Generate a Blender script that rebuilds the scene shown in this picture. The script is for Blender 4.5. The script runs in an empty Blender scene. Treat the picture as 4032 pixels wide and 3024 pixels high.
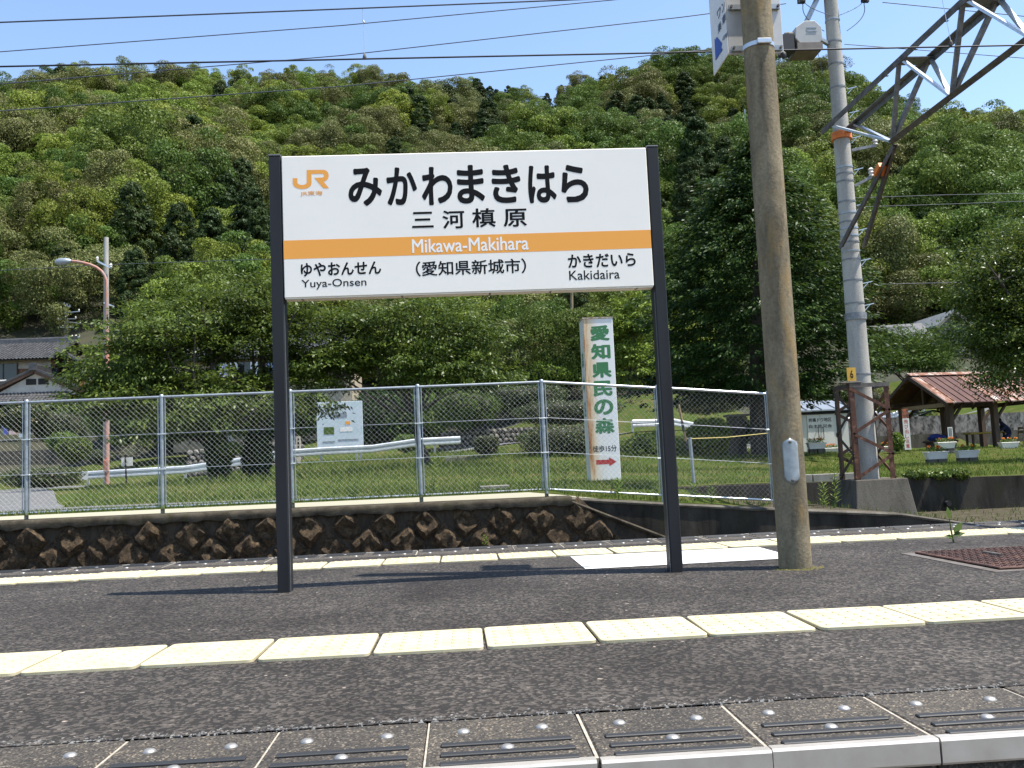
import bpy, bmesh, math, random
import numpy as np
from mathutils import Vector, Matrix, Quaternion, noise

random.seed(7)
rng = np.random.default_rng(7)
SC = bpy.context.scene
COL = SC.collection
PI2 = 2 * math.pi

# ------------------------------------------------------------------ camera
# photo pixels (4032 x 3024) -> directions; distances come from the ground or the thing touched
F_PX, PITCH, ROLL, YAW, CAM_H = 3597.7, .0884, -.0443, .0589, .6405
_cy, _sy, _cp, _sp = math.cos(YAW), math.sin(YAW), math.cos(PITCH), math.sin(PITCH)
FW = Vector((_sy * _cp, _cy * _cp, _sp))
_r0 = Vector((_cy, -_sy, 0)); _u0 = _r0.cross(FW)
CR = _r0 * math.cos(ROLL) + _u0 * math.sin(ROLL)
CU = -_r0 * math.sin(ROLL) + _u0 * math.cos(ROLL)
CPOS = Vector((0, 0, CAM_H))
def ray(x, y): return FW + CR * ((x - 2016) / F_PX) - CU * ((y - 1512) / F_PX)
def P(x, y, Y):
    d = ray(x, y); return CPOS + d * (Y / d.y)
def G(x, y, z=0.0):
    d = ray(x, y); return CPOS + d * ((z - CAM_H) / d.z)
def to_px(p):
    d = Vector(p) - CPOS; z = d.dot(FW)
    return 2016 + F_PX * d.dot(CR) / z, 1512 - F_PX * d.dot(CU) / z
cam_d = bpy.data.cameras.new('camera'); cam = bpy.data.objects.new('camera', cam_d); COL.objects.link(cam)
cam_d.sensor_width = 36; cam_d.sensor_fit = 'HORIZONTAL'; cam_d.lens = 36 * F_PX / 4032
cam_d.clip_start = .05; cam_d.clip_end = 3000
_m = Matrix((CR, CU, -FW)).transposed().to_4x4(); _m.translation = CPOS
cam.matrix_world = _m
SC.camera = cam
# ------------------------------------------------------------------ sky, sun, exposure
SUN_V = Vector((1.043, -.30, 2.46)).normalized()
world = bpy.data.worlds.new('World'); SC.world = world; world.use_nodes = True
_nt = world.node_tree; _sky = _nt.nodes.new('ShaderNodeTexSky'); _sky.sky_type = 'NISHITA'
_sky.sun_disc = False; _sky.sun_elevation = math.asin(SUN_V.z); _sky.sun_rotation = math.atan2(SUN_V.x, SUN_V.y)
_sky.air_density = 1.0; _sky.dust_density = .6; _sky.ozone_density = 1.6; _sky.altitude = 100
_bg = _nt.nodes['Background']; _bg.inputs['Strength'].default_value = .15
_nt.links.new(_sky.outputs[0], _bg.inputs[0])
sun_d = bpy.data.lights.new('sun', 'SUN'); sun_d.energy = 5.0; sun_d.angle = math.radians(.53); sun_d.color = (1, .95, .87)
sun = bpy.data.objects.new('sun', sun_d); COL.objects.link(sun); sun.location = (10, -5, 30)
sun.rotation_euler = SUN_V.to_track_quat('Z', 'Y').to_euler()
SC.view_settings.view_transform = 'Standard'; SC.view_settings.look = 'None'
SC.view_settings.exposure = 0.95; SC.view_settings.gamma = 1
SC.cycles.max_bounces = 6; SC.cycles.transmission_bounces = 4; SC.cycles.transparent_max_bounces = 4
SC.cycles.sample_clamp_indirect = 6; SC.cycles.caustics_reflective = False; SC.cycles.caustics_refractive = False

# ------------------------------------------------------------------ materials
def newmat(name):
    m = bpy.data.materials.new(name); m.use_nodes = True
    nt = m.node_tree; return m, nt, nt.nodes['Principled BSDF']
def N(nt, t, **kw):
    n = nt.nodes.new(t)
    for k, v in kw.items():
        if k in n.inputs: n.inputs[k].default_value = v
        else: setattr(n, k, v)
    return n
def rgba(c): return (c[0], c[1], c[2], 1)
def coords(nt, kind='Object', scale=(1, 1, 1)):
    tc = N(nt, 'ShaderNodeTexCoord'); mp = N(nt, 'ShaderNodeMapping'); mp.inputs['Scale'].default_value = scale
    if kind == 'World':
        g = N(nt, 'ShaderNodeNewGeometry'); nt.links.new(g.outputs['Position'], mp.inputs[0])
    else: nt.links.new(tc.outputs[kind], mp.inputs[0])
    return mp.outputs[0]
def ramp(nt, src, stops):
    r = N(nt, 'ShaderNodeValToRGB'); e = r.color_ramp.elements
    while len(e) < len(stops): e.new(.5)
    for k, (p, c) in enumerate(stops): e[k].position = p; e[k].color = rgba(c) if len(c) == 3 else c
    nt.links.new(src, r.inputs[0]); return r.outputs[0]
def mixc(nt, fac, a, b, mode='MIX'):
    n = N(nt, 'ShaderNodeMix'); n.data_type = 'RGBA'; n.blend_type = mode
    for s, v in ((n.inputs[0], fac), (n.inputs[6], a), (n.inputs[7], b)):
        if hasattr(v, 'node'): nt.links.new(v, s)
        else: s.default_value = v if not isinstance(v, tuple) else rgba(v)
    return n.outputs[2]
def noise_n(nt, co, scale, detail=4, rough=.6, dist=0):
    n = N(nt, 'ShaderNodeTexNoise', Scale=scale, Detail=detail, Roughness=rough, Distortion=dist)
    nt.links.new(co, n.inputs['Vector']); return n.outputs['Fac']
def bump(nt, bsdf, h, strength=.3, dist=.01):
    b = N(nt, 'ShaderNodeBump', Strength=strength, Distance=dist); nt.links.new(h, b.inputs['Height'])
    nt.links.new(b.outputs[0], bsdf.inputs['Normal'])
def simple(name, c, c2=None, scale=6, rough=.6, metal=0, bmp=0, kind='Object', lo=.35, hi=.65, spec=None, sc=(1, 1, 1), rand=0):
    """base colour drifting to c2 by noise, with fine relief"""
    m, nt, b = newmat(name)
    b.inputs['Roughness'].default_value = rough; b.inputs['Metallic'].default_value = metal
    if spec is not None: b.inputs['Specular IOR Level'].default_value = spec
    co = coords(nt, kind, sc)
    n = noise_n(nt, co, scale, 6)
    col = ramp(nt, n, [(lo, c), (hi, c2 or tuple(v * .8 for v in c))])
    if rand:
        oi = N(nt, 'ShaderNodeObjectInfo'); mr = N(nt, 'ShaderNodeMapRange'); nt.links.new(oi.outputs['Random'], mr.inputs[0])
        mr.inputs[3].default_value = 1 - rand; mr.inputs[4].default_value = 1 + rand
        hs = N(nt, 'ShaderNodeHueSaturation'); nt.links.new(mr.outputs[0], hs.inputs['Value']); nt.links.new(col, hs.inputs['Color']); col = hs.outputs[0]
    nt.links.new(col, b.inputs['Base Color'])
    if bmp: bump(nt, b, noise_n(nt, co, scale * 6, 5), bmp, .01)
    return m
def leafmat(name, c1, c2, c3=None, trans=.3, rough=.45, tree_var=.25, spec=.35):
    m, nt, b = newmat(name)
    g = N(nt, 'ShaderNodeNewGeometry'); oi = N(nt, 'ShaderNodeObjectInfo')
    st = [(0, c1), (.75, c2), (1, c3 or c2)]
    col = ramp(nt, g.outputs['Random Per Island'], st)
    mr = N(nt, 'ShaderNodeMapRange'); nt.links.new(oi.outputs['Random'], mr.inputs[0])
    mr.inputs[3].default_value = 1 - tree_var; mr.inputs[4].default_value = 1 + tree_var
    mh = N(nt, 'ShaderNodeMapRange'); wn = N(nt, 'ShaderNodeTexWhiteNoise'); wn.noise_dimensions = '1D'
    nt.links.new(oi.outputs['Random'], wn.inputs['W']); nt.links.new(wn.outputs['Value'], mh.inputs[0])
    mh.inputs[3].default_value = .5 - .07 * tree_var; mh.inputs[4].default_value = .5 + .07 * tree_var
    hs = N(nt, 'ShaderNodeHueSaturation'); nt.links.new(mr.outputs[0], hs.inputs['Value']); nt.links.new(mh.outputs[0], hs.inputs['Hue'])
    nt.links.new(col, hs.inputs['Color'])
    nt.links.new(hs.outputs[0], b.inputs['Base Color'])
    b.inputs['Roughness'].default_value = rough; b.inputs['Specular IOR Level'].default_value = spec
    t = N(nt, 'ShaderNodeBsdfTranslucent'); tm = mixc(nt, .25, hs.outputs[0], (.16, .2, .03)); nt.links.new(tm, t.inputs[0])
    mx = N(nt, 'ShaderNodeMixShader'); mx.inputs[0].default_value = trans
    nt.links.new(b.outputs[0], mx.inputs[1]); nt.links.new(t.outputs[0], mx.inputs[2])
    nt.links.new(mx.outputs[0], nt.nodes['Material Output'].inputs['Surface'])
    return m
MT = {}
def flat(name, c, rough=.5, metal=0):
    m, nt, b = newmat(name); b.inputs['Base Color'].default_value = rgba(c); b.inputs['Roughness'].default_value = rough; b.inputs['Metallic'].default_value = metal
    return m
# asphalt: fine aggregate, worn patches, cracks
def asphalt(name, dark, light, stone):
    m, nt, b = newmat(name); co = coords(nt, 'World')
    big = noise_n(nt, co, 1.1, 5, .6, .4)
    col = ramp(nt, big, [(.3, dark), (.72, light)])
    v = N(nt, 'ShaderNodeTexVoronoi', Scale=88.0); nt.links.new(co, v.inputs['Vector'])
    sp = ramp(nt, v.outputs['Color'], [(.2, (.22, .22, .22)), (.55, (.95, .95, .95)), (.84, (1.7, 1.66, 1.6)), (.96, (5.0, 4.9, 4.6))])
    sp.node.color_ramp.interpolation = 'CONSTANT'
    c2 = mixc(nt, .85, col, sp, 'MULTIPLY')
    mid = noise_n(nt, co, 16, 5, .7)
    c2 = mixc(nt, .6, c2, ramp(nt, mid, [(.3, (.5, .5, .5)), (.7, (1.5, 1.48, 1.45))]), 'MULTIPLY')
    nt.links.new(c2, b.inputs['Base Color']); b.inputs['Roughness'].default_value = .85
    b.inputs['Specular IOR Level'].default_value = .3
    bump(nt, b, v.outputs['Distance'], .55, .004)
    return m
MT['asphalt'] = asphalt('platform_asphalt', (.027, .022, .018), (.086, .076, .066), None)
MT['road'] = simple('road_asphalt', (.085, .085, .083), (.13, .13, .125), 3, .9, bmp=.2, kind='World')
def granite(name):
    m, nt, b = newmat(name); co = coords(nt, 'World')
    v = N(nt, 'ShaderNodeTexVoronoi', Scale=210.0); nt.links.new(co, v.inputs['Vector'])
    sp = ramp(nt, v.outputs['Color'], [(.15, (.017, .015, .013)), (.5, (.042, .037, .031)), (.78, (.085, .073, .058)), (.95, (.24, .21, .165))])
    st = ramp(nt, noise_n(nt, co, 3.2, 5, .65, .6), [(.3, (.55, .53, .5)), (.7, (1.25, 1.18, 1.05))])
    nt.links.new(mixc(nt, .9, sp, st, 'MULTIPLY'), b.inputs['Base Color']); b.inputs['Roughness'].default_value = .8
    bump(nt, b, v.outputs['Distance'], .3, .002); return m
MT['granite'] = granite('edge_stone_granite')
MT['mortar'] = simple('pale_mortar', (.42, .38, .31), (.26, .23, .18), 40, .9)
MT['rubber'] = flat('black_rubber', (.018, .019, .021), .6)
MT['rivet'] = flat('rivet_steel', (.34, .33, .31), .5, .7)
MT['alu'] = simple('edge_aluminium', (.62, .58, .52), (.5, .46, .40), 9, .36, .55, kind='World')
def tile_mat():
    m, nt, b = newmat('tactile_yellow'); co = coords(nt, 'World')
    c = ramp(nt, noise_n(nt, co, 7, 6, .7), [(.32, (.47, .40, .22)), (.55, (.50, .445, .29)), (.8, (.53, .49, .36))])
    d = ramp(nt, noise_n(nt, co, 45, 4, .7), [(.22, (.55, .5, .4)), (.34, (1, 1, 1))])
    nt.links.new(mixc(nt, .6, c, d, 'MULTIPLY'), b.inputs['Base Color']); b.inputs['Roughness'].default_value = .6
    return m
MT['tile'] = tile_mat()
MT['white_paint'] = simple('worn_white_paint', (.55, .55, .54), (.36, .36, .35), 14, .8, kind='World', lo=.5, hi=.75)
MT['post'] = simple('dark_grey_enamel', (.010, .010, .0115), (.017, .0175, .020), 8, .5, spec=.28, sc=(1, 1, .15))
MT['post_edge'] = flat('grey_enamel_edge', (.10, .105, .115), .4)
MT['sign_white'] = simple('sign_white_enamel', (.86, .815, .73), (.83, .785, .70), 3, .4)
MT['sign_cream'] = simple('sign_edge_cream', (.82, .76, .66), (.74, .66, .55), 5, .5)
MT['orange'] = flat('sign_orange', (.86, .36, .05), .45)
MT['ink'] = flat('sign_black', (.006, .006, .007), .6)
MT['ink'].node_tree.nodes['Principled BSDF'].inputs['Specular IOR Level'].default_value = .12
MT['sign_text_white'] = flat('sign_lettering_white', (.85, .84, .80), .45)
MT['galv'] = simple('galvanised_steel', (.36, .39, .41), (.26, .285, .30), 20, .45, .55)
MT['galv_bright'] = simple('bright_galvanised', (.62, .64, .65), (.5, .52, .53), 20, .32, .7)
MT['wire_mesh'] = flat('galvanised_wire', (.34, .35, .34), .5, .2)
MT['steel_grey'] = simple('weathered_truss_steel', (.25, .26, .265), (.15, .15, .15), 14, .55, .4, sc=(1, 1, 1))
MT['steel_brown'] = simple('rusty_brown_steel', (.075, .058, .045), (.15, .135, .12), 9, .7, .2)
MT['black_wire'] = flat('black_cable', (.012, .013, .016), .6)
MT['grey_wire'] = flat('grey_cable', (.05, .06, .08), .55)
def concrete(name, base, dark, moss=None, scale=3, sc=(1, 1, .35)):
    m, nt, b = newmat(name); co = coords(nt, 'World', sc); co2 = coords(nt, 'World')
    c = ramp(nt, noise_n(nt, co, scale, 8, .65, .5), [(.34, dark), (.62, base)])
    f = ramp(nt, noise_n(nt, co2, 60, 4, .7), [(.3, (.6, .6, .6)), (.6, (1.08, 1.08, 1.08))])
    c = mixc(nt, .7, c, f, 'MULTIPLY')
    if moss: c = mixc(nt, ramp(nt, noise_n(nt, co, scale * 1.7, 5, .6), [(.52, (0, 0, 0)), (.7, (.8, .8, .8))]), c, moss)
    nt.links.new(c, b.inputs['Base Color']); b.inputs['Roughness'].default_value = .9
    b.inputs['Specular IOR Level'].default_value = .05
    bump(nt, b, noise_n(nt, co2, 45, 6, .7), .5, .01); return m
MT['pole_conc'] = concrete('lichen_pole_concrete', (.27, .225, .15), (.10, .085, .06), (.30, .195, .075), 5, (1, 1, .3))
MT['pole_conc2'] = concrete('grey_pole_concrete', (.44, .42, .375), (.28, .27, .24), None, 2.5, (1, 1, .25))
MT['conc_dark'] = concrete('stained_concrete', (.062, .055, .045), (.018, .016, .0135), (.035, .034, .02), 2.2, (1, 1, .3))
MT['conc_mid'] = concrete('grey_concrete', (.135, .122, .10), (.06, .054, .044), None, 3)
MT['conc_light'] = concrete('pale_concrete', (.26, .245, .21), (.16, .15, .125), None, 3)
def rockmat():
    m, nt, b = newmat('rough_brown_stone'); co = coords(nt, 'World')
    c = ramp(nt, noise_n(nt, co, 13, 10, .8, .8), [(.30, (.012, .009, .007)), (.46, (.05, .036, .023)), (.58, (.12, .082, .046)), (.74, (.25, .185, .11))])
    nt.links.new(c, b.inputs['Base Color']); b.inputs['Roughness'].default_value = .95
    b.inputs['Specular IOR Level'].default_value = .2
    bump(nt, b, noise_n(nt, co, 26, 10, .8, .6), 1.0, .05); return m
MT['rock'] = rockmat()
MT['rock_grey'] = simple('dark_field_stone', (.05, .047, .042), (.20, .185, .16), 5, .95, bmp=.6, kind='World', rand=.35)
def rustmat(name, base, rust, white=None, scale=6, thr=.5, sc=(1, 1, 1), kind='Object'):
    m, nt, b = newmat(name); co = coords(nt, kind, sc)
    n = noise_n(nt, co, scale, 8, .7, .5)
    st = [(thr - .13, base), (thr, rust), (thr + .14, tuple(v * .45 for v in rust))]
    c = ramp(nt, n, st)
    nt.links.new(c, b.inputs['Base Color']); b.inputs['Roughness'].default_value = .8
    bump(nt, b, n, .3, .01); return m
MT['lattice'] = rustmat('rust_lattice', (.27, .19, .15), (.13, .05, .024), scale=9, thr=.42)
MT['lattice_shaded'] = rustmat('shaded_lattice', (.035, .03, .027), (.05, .028, .018), scale=9, thr=.5)  # same rusty lattice, shade put into the colour for sides away from the sun
MT['manhole'] = rustmat('rusty_plate', (.13, .06, .036), (.055, .022, .015), scale=12, thr=.48)
MT['lamp_paint'] = rustmat('peeling_orange_paint', (.46, .15, .07), (.34, .22, .19), scale=4, thr=.52, sc=(1, 1, .3))
MT['roof_rust'] = rustmat('rusty_roof_sheet', (.06, .02, .015), (.085, .033, .018), scale=2.5, thr=.62, sc=(1, .5, 1))
MT['roof_rust2'] = rustmat('peeling_roof_sheet', (.36, .32, .29), (.17, .06, .024), scale=3.2, thr=.5, sc=(1, .5, 1))
MT['wood'] = simple('brown_timber', (.075, .04, .022), (.04, .022, .013), 8, .75, sc=(1, 1, .2))
MT['wood_wall'] = simple('cedar_board', (.17, .082, .036), (.09, .042, .02), 6, .75, sc=(1, 1, .2))
MT['wood_pale'] = simple('pale_timber', (.30, .21, .11), (.2, .13, .065), 8, .7)
MT['plaster'] = simple('white_plaster', (.40, .385, .36), (.32, .31, .29), 2, .9)
MT['kawara'] = simple('grey_roof_tile', (.036, .036, .038), (.07, .07, .073), 3, .42, rand=.25, kind='World')
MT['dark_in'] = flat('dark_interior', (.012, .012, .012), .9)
MT['glass'] = flat('window_glass', (.03, .035, .04), .08)
MT['white_metal'] = simple('white_steel', (.72, .69, .64), (.6, .575, .53), 3, .35)
MT['guard'] = simple('guardrail_steel', (.60, .63, .65), (.50, .52, .54), 2, .35, .35, kind='World')
MT['silver_roof'] = simple('silver_sheet', (.36, .39, .43), (.28, .31, .34), 1.5, .35, .5)
MT['grass'] = simple('lawn_ground', (.046, .066, .016), (.10, .085, .036), 1.3, .95, bmp=.4, kind='World', lo=.46, hi=.72, spec=.0)
MT['dirt'] = simple('gravelly_ground', (.085, .074, .054), (.045, .04, .027), 5, .95, spec=.0, bmp=.5, kind='World')
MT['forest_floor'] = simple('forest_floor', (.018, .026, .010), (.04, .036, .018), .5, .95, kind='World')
MT['ballast'] = simple('ballast_bed', (.13, .11, .09), (.06, .05, .042), 40, .95, bmp=.8, kind='World')
MT['rail'] = simple('rail_steel', (.12, .08, .06), (.2, .17, .15), 10, .5, .6)
MT['blade'] = leafmat('grass_blades', (.07, .108, .018), (.11, .155, .028), (.2, .175, .065), .3, tree_var=0, spec=.1)
MT['cherry'] = leafmat('cherry_leaves', (.048, .08, .013), (.08, .122, .02), (.14, .185, .036), .34, .42, .12, .25)
MT['broad_y'] = leafmat('yellow_green_leaves', (.13, .175, .026), (.17, .215, .036), (.21, .25, .055), .26, spec=.1)
MT['broad_m'] = leafmat('mid_green_leaves', (.065, .105, .021), (.092, .14, .028), (.12, .168, .036), .26, spec=.1)
MT['broad_o'] = leafmat('olive_tan_leaves', (.10, .112, .036), (.135, .145, .048), (.18, .178, .072), .18, spec=.1)
MT['cypress'] = leafmat('dark_cypress_needles', (.026, .044, .014), (.036, .058, .018), (.052, .076, .024), .15, spec=.1)
MT['conifer'] = leafmat('deep_conifer_needles', (.012, .032, .007), (.028, .062, .012), (.065, .11, .02), .25, tree_var=0, spec=.15)
MT['glossy'] = leafmat('glossy_evergreen_leaves', (.045, .075, .014), (.08, .115, .02), (.15, .18, .03), .3, .35, .0, .3)
MT['hedge'] = leafmat('azalea_leaves', (.028, .045, .012), (.055, .08, .018), (.12, .095, .035), .2)
MT['weed'] = leafmat('weed_leaves', (.07, .12, .02), (.13, .19, .035), (.2, .24, .06), .35)
MT['bark'] = simple('tree_bark', (.035, .028, .022), (.075, .062, .048), 6, .9, bmp=.5, sc=(1, 1, .3))

# ------------------------------------------------------------------ geometry helpers
class MB:
    """collects shapes in world coordinates; build() links them as ONE mesh object"""
    def __init__(s): s.v = []; s.f = []; s.mi = []; s.cur = 0
    def add(s, vs, fs):
        o = len(s.v); s.v += [tuple(v) for v in vs]; s.f += [tuple(i + o for i in f) for f in fs]; s.mi += [s.cur] * len(fs); return s
    def box(s, c, size, rz=0, M3=None):
        hx, hy, hz = size[0] / 2, size[1] / 2, size[2] / 2; c = Vector(c)
        R = M3 if M3 is not None else Matrix.Rotation(rz, 3, 'Z')
        vs = [c + R @ Vector((sx * hx, sy * hy, sz * hz)) for sz in (-1, 1) for sy in (-1, 1) for sx in (-1, 1)]
        return s.add(vs, [(0, 2, 3, 1), (4, 5, 7, 6), (0, 1, 5, 4), (2, 6, 7, 3), (0, 4, 6, 2), (1, 3, 7, 5)])
    def bx(s, x0, x1, y0, y1, z0, z1): return s.box(((x0 + x1) / 2, (y0 + y1) / 2, (z0 + z1) / 2), (x1 - x0, y1 - y0, z1 - z0))
    def bevbox(s, x0, x1, y0, y1, z0, z1, b=.004):
        vs = []
        for z, i in ((z0, b), (z0 + b, 0), (z1 - b, 0), (z1, b)):
            a, c_, d, e = x0 + i, x1 - i, y0 + i, y1 - i
            k = b if i == 0 else 0
            vs += [(a + k, d, z), (c_ - k, d, z), (c_, d + k, z), (c_, e - k, z), (c_ - k, e, z), (a + k, e, z), (a, e - k, z), (a, d + k, z)]
        fs = [tuple(range(7, -1, -1)), tuple(range(24, 32))]
        for r in range(3):
            for k in range(8): fs.append((r * 8 + k, r * 8 + (k + 1) % 8, r * 8 + 8 + (k + 1) % 8, r * 8 + 8 + k))
        return s.add(vs, fs)
    def bar(s, p0, p1, w, h=None, up=(0, 0, 1)):
        p0, p1 = Vector(p0), Vector(p1); d = (p1 - p0).normalized(); up = Vector(up)
        if abs(d.dot(up)) > .98: up = Vector((0, 1, 0))
        x = d.cross(up).normalized(); z = x.cross(d); h = h or w
        return s.box((p0 + p1) / 2, (w, (p1 - p0).length, h), M3=Matrix((x, d, z)).transposed())
    def angle(s, p0, p1, w, t, a, b):
        """steel angle: two legs along unit vectors a and b"""
        p0, p1, a, b = Vector(p0), Vector(p1), Vector(a).normalized(), Vector(b).normalized()
        pr = [(0, 0), (w, 0), (w, t), (t, t), (t, w), (0, w)]
        vs = [q + a * u + b * v for q in (p0, p1) for u, v in pr]
        fs = [(k, (k + 1) % 6, 6 + (k + 1) % 6, 6 + k) for k in range(6)] + [(3, 2, 1, 0), (5, 4, 3, 0), (6, 7, 8, 9), (6, 9, 10, 11)]
        return s.add(vs, fs)
    def tube(s, pts, r, seg=8, cap=True):
        pts = [Vector(p) for p in pts]; n = len(pts); rs = r if isinstance(r, (list, tuple)) else [r] * n
        vs = []; x = None
        for k, p in enumerate(pts):
            d = (pts[min(k + 1, n - 1)] - pts[max(k - 1, 0)]).normalized()
            if x is None:
                x = d.orthogonal().normalized()
            else: x = (x - d * x.dot(d)).normalized()
            y = d.cross(x)
            for j in range(seg):
                a = PI2 * j / seg; vs.append(p + (x * math.cos(a) + y * math.sin(a)) * rs[k])
        fs = [(k * seg + j, k * seg + (j + 1) % seg, (k + 1) * seg + (j + 1) % seg, (k + 1) * seg + j) for k in range(n - 1) for j in range(seg)]
        if cap: fs += [tuple(range(seg - 1, -1, -1)), tuple((n - 1) * seg + j for j in range(seg))]
        return s.add(vs, fs)
    def lathe(s, base, prof, seg=16, axis=(0, 0, 1)):
        """prof: (radius, height) pairs along axis from base"""
        base = Vector(base); ax = Vector(axis).normalized(); x = ax.orthogonal().normalized(); y = ax.cross(x)
        vs = [base + ax * h + (x * math.cos(PI2 * j / seg) + y * math.sin(PI2 * j / seg)) * r for r, h in prof for j in range(seg)]
        n = len(prof)
        fs = [(k * seg + j, k * seg + (j + 1) % seg, (k + 1) * seg + (j + 1) % seg, (k + 1) * seg + j) for k in range(n - 1) for j in range(seg)]
        fs += [tuple(range(seg - 1, -1, -1)), tuple((n - 1) * seg + j for j in range(seg))]
        return s.add(vs, fs)
    def prism(s, pts, ext):
        """polygon pts (3D, planar) extruded by vector ext"""
        pts = [Vector(p) for p in pts]; e = Vector(ext); n = len(pts)
        return s.add(pts + [p + e for p in pts], [tuple(range(n)), tuple(range(2 * n - 1, n - 1, -1))] + [(k, n + k, n + (k + 1) % n, (k + 1) % n) for k in range(n)])
    def grid(s, rows):
        """rows of points -> quad sheet"""
        m = len(rows[0]); vs = [p for r in rows for p in r]
        return s.add(vs, [(i * m + j, i * m + j + 1, (i + 1) * m + j + 1, (i + 1) * m + j) for i in range(len(rows) - 1) for j in range(m - 1)])
    def build(s, name, mat, parent=None, smooth=False, local=False, fix=True):
        me = bpy.data.meshes.new(name)
        off = Vector((0, 0, 0)) if local else (origin(parent) if parent else Vector((0, 0, 0)))
        me.from_pydata([(v[0] - off.x, v[1] - off.y, v[2] - off.z) for v in s.v], [], s.f)
        mats = mat if isinstance(mat, (list, tuple)) else [mat]
        for m in mats: me.materials.append(MT[m] if isinstance(m, str) else m)
        if len(mats) > 1: me.polygons.foreach_set('material_index', s.mi)
        if fix:
            bm = bmesh.new(); bm.from_mesh(me); bmesh.ops.recalc_face_normals(bm, faces=bm.faces); bm.to_mesh(me); bm.free()
        if smooth: shade(me, smooth)
        return link(name, me, parent)
def shade(me, ang=.7):
    me.polygons.foreach_set('use_smooth', [True] * len(me.polygons))
    try: me.set_sharp_from_angle(angle=ang if not isinstance(ang, bool) else .7)
    except Exception: pass
def link(name, data, parent=None):
    o = bpy.data.objects.new(name, data); COL.objects.link(o)
    if parent: o.parent = parent
    return o
def origin(o):
    p = Vector((0, 0, 0))
    while o: p += o.location; o = o.parent
    return p
def tag(o, label=None, cat=None, group=None, kind=None):
    if label: o['label'] = label
    if cat: o['category'] = cat
    if group: o['group'] = group
    if kind: o['kind'] = kind
    return o
def thing(name, label, cat, loc=(0, 0, 0), group=None):
    o = link(name, None); o.location = loc; o.empty_display_size = .2
    return tag(o, label, cat, group)
def copy_tree(o, parent=None):
    c = o.copy(); COL.objects.link(c); c.parent = parent
    for ch in list(o.children): copy_tree(ch, c)
    return c
def struct(o): o['kind'] = 'structure'; return o
# flat print: glyphs of the built-in font, laid on a plane and fitted to a box
def glyphs(s, fit, org, xd, ud, mat, parent, bold=0.0, name='lettering', slant=None):
    """fit = (u0,u1,v0,v1) metres on the plane org + u*xd + v*ud"""
    cu = bpy.data.curves.new('t', 'FONT'); cu.body = s; cu.size = 1; cu.resolution_u = 4; cu.fill_mode = 'FRONT'
    ob = bpy.data.objects.new('t', cu); COL.objects.link(ob)
    dg = bpy.context.evaluated_depsgraph_get(); me = bpy.data.meshes.new_from_object(ob.evaluated_get(dg))
    bpy.data.objects.remove(ob); bpy.data.curves.remove(cu)
    n = len(me.vertices); co = np.empty(n * 3, np.float32); me.vertices.foreach_get('co', co); co = co.reshape(-1, 3).astype(float)
    polys = [tuple(p.vertices) for p in me.polygons]; bpy.data.meshes.remove(me)
    lo, hi = co.min(0) - bold, co.max(0) + bold; u0, u1, v0, v1 = fit
    off = origin(parent); xd, ud, org = Vector(xd), Vector(ud), Vector(org) - off; nn = np.array(xd.cross(ud))
    vs, fs = [], []
    shifts = [(0, 0)] + ([(bold * math.cos(PI2 * k / 10), bold * math.sin(PI2 * k / 10)) for k in range(10)] if bold else [])
    for k, (du, dv) in enumerate(shifts):          # heavier strokes: the outline swept round a small circle
        uu = u0 + (co[:, 0] + du - lo[0]) / max(hi[0] - lo[0], 1e-6) * (u1 - u0); vv = v0 + (co[:, 1] + dv - lo[1]) / max(hi[1] - lo[1], 1e-6) * (v1 - v0)
        w = np.outer(uu, np.array(xd)) + np.outer(vv, np.array(ud)) + np.array(org) + nn * (.00003 * k)
        o_ = len(vs); vs += w.tolist(); fs += [tuple(i + o_ for i in p) for p in polys]
    me = bpy.data.meshes.new(name); me.from_pydata(vs, [], fs); me.materials.append(MT[mat])
    return link(name, me, parent)
# ------------------------------------------------------------------ foliage helpers
def unit(a): return a / np.maximum(np.linalg.norm(a, axis=1, keepdims=True), 1e-9)
def rand_dirs(n): return unit(rng.normal(size=(n, 3)))
def leaf_mesh(name, pos, axis, nrm, L, W, mat, fold=.0):
    n = len(pos); axis = unit(axis); side = unit(np.cross(axis, nrm)); nn = np.cross(side, axis)
    L = np.broadcast_to(L, (n,))[:, None]; W = np.broadcast_to(W, (n,))[:, None]
    v = np.empty((n, 4, 3)); v[:, 0] = pos - axis * L * .5; v[:, 2] = pos + axis * L * .5
    v[:, 1] = pos + side * W * .5 - axis * L * .06 + nn * fold * W; v[:, 3] = pos - side * W * .5 - axis * L * .06 + nn * fold * W
    me = bpy.data.meshes.new(name); me.vertices.add(n * 4); me.vertices.foreach_set('co', v.astype(np.float32).ravel())
    me.loops.add(n * 4); me.polygons.add(n)
    me.loops.foreach_set('vertex_index', np.arange(n * 4, dtype=np.int32))
    me.polygons.foreach_set('loop_start', np.arange(0, n * 4, 4, dtype=np.int32))
    try: me.polygons.foreach_set('loop_total', np.full(n, 4, dtype=np.int32))
    except Exception: pass
    me.update(calc_edges=True); me.validate()
    me.materials.append(MT[mat]); return me
def in_ellipsoids(ells, n, shell=.55):
    """points in a union of ellipsoids (c, r), denser near the skin"""
    vol = np.array([r[0] * r[1] * r[2] for c, r in ells]) ** .75; k = rng.choice(len(ells), n, p=vol / vol.sum())
    d = rand_dirs(n); t = (shell ** 3 + (1 - shell ** 3) * rng.random(n)) ** (1 / 3)
    C = np.array([tuple(c) for c, r in ells])[k]; Rr = np.array([tuple(r) for c, r in ells])[k]
    return C + d * t[:, None] * Rr, d
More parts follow.
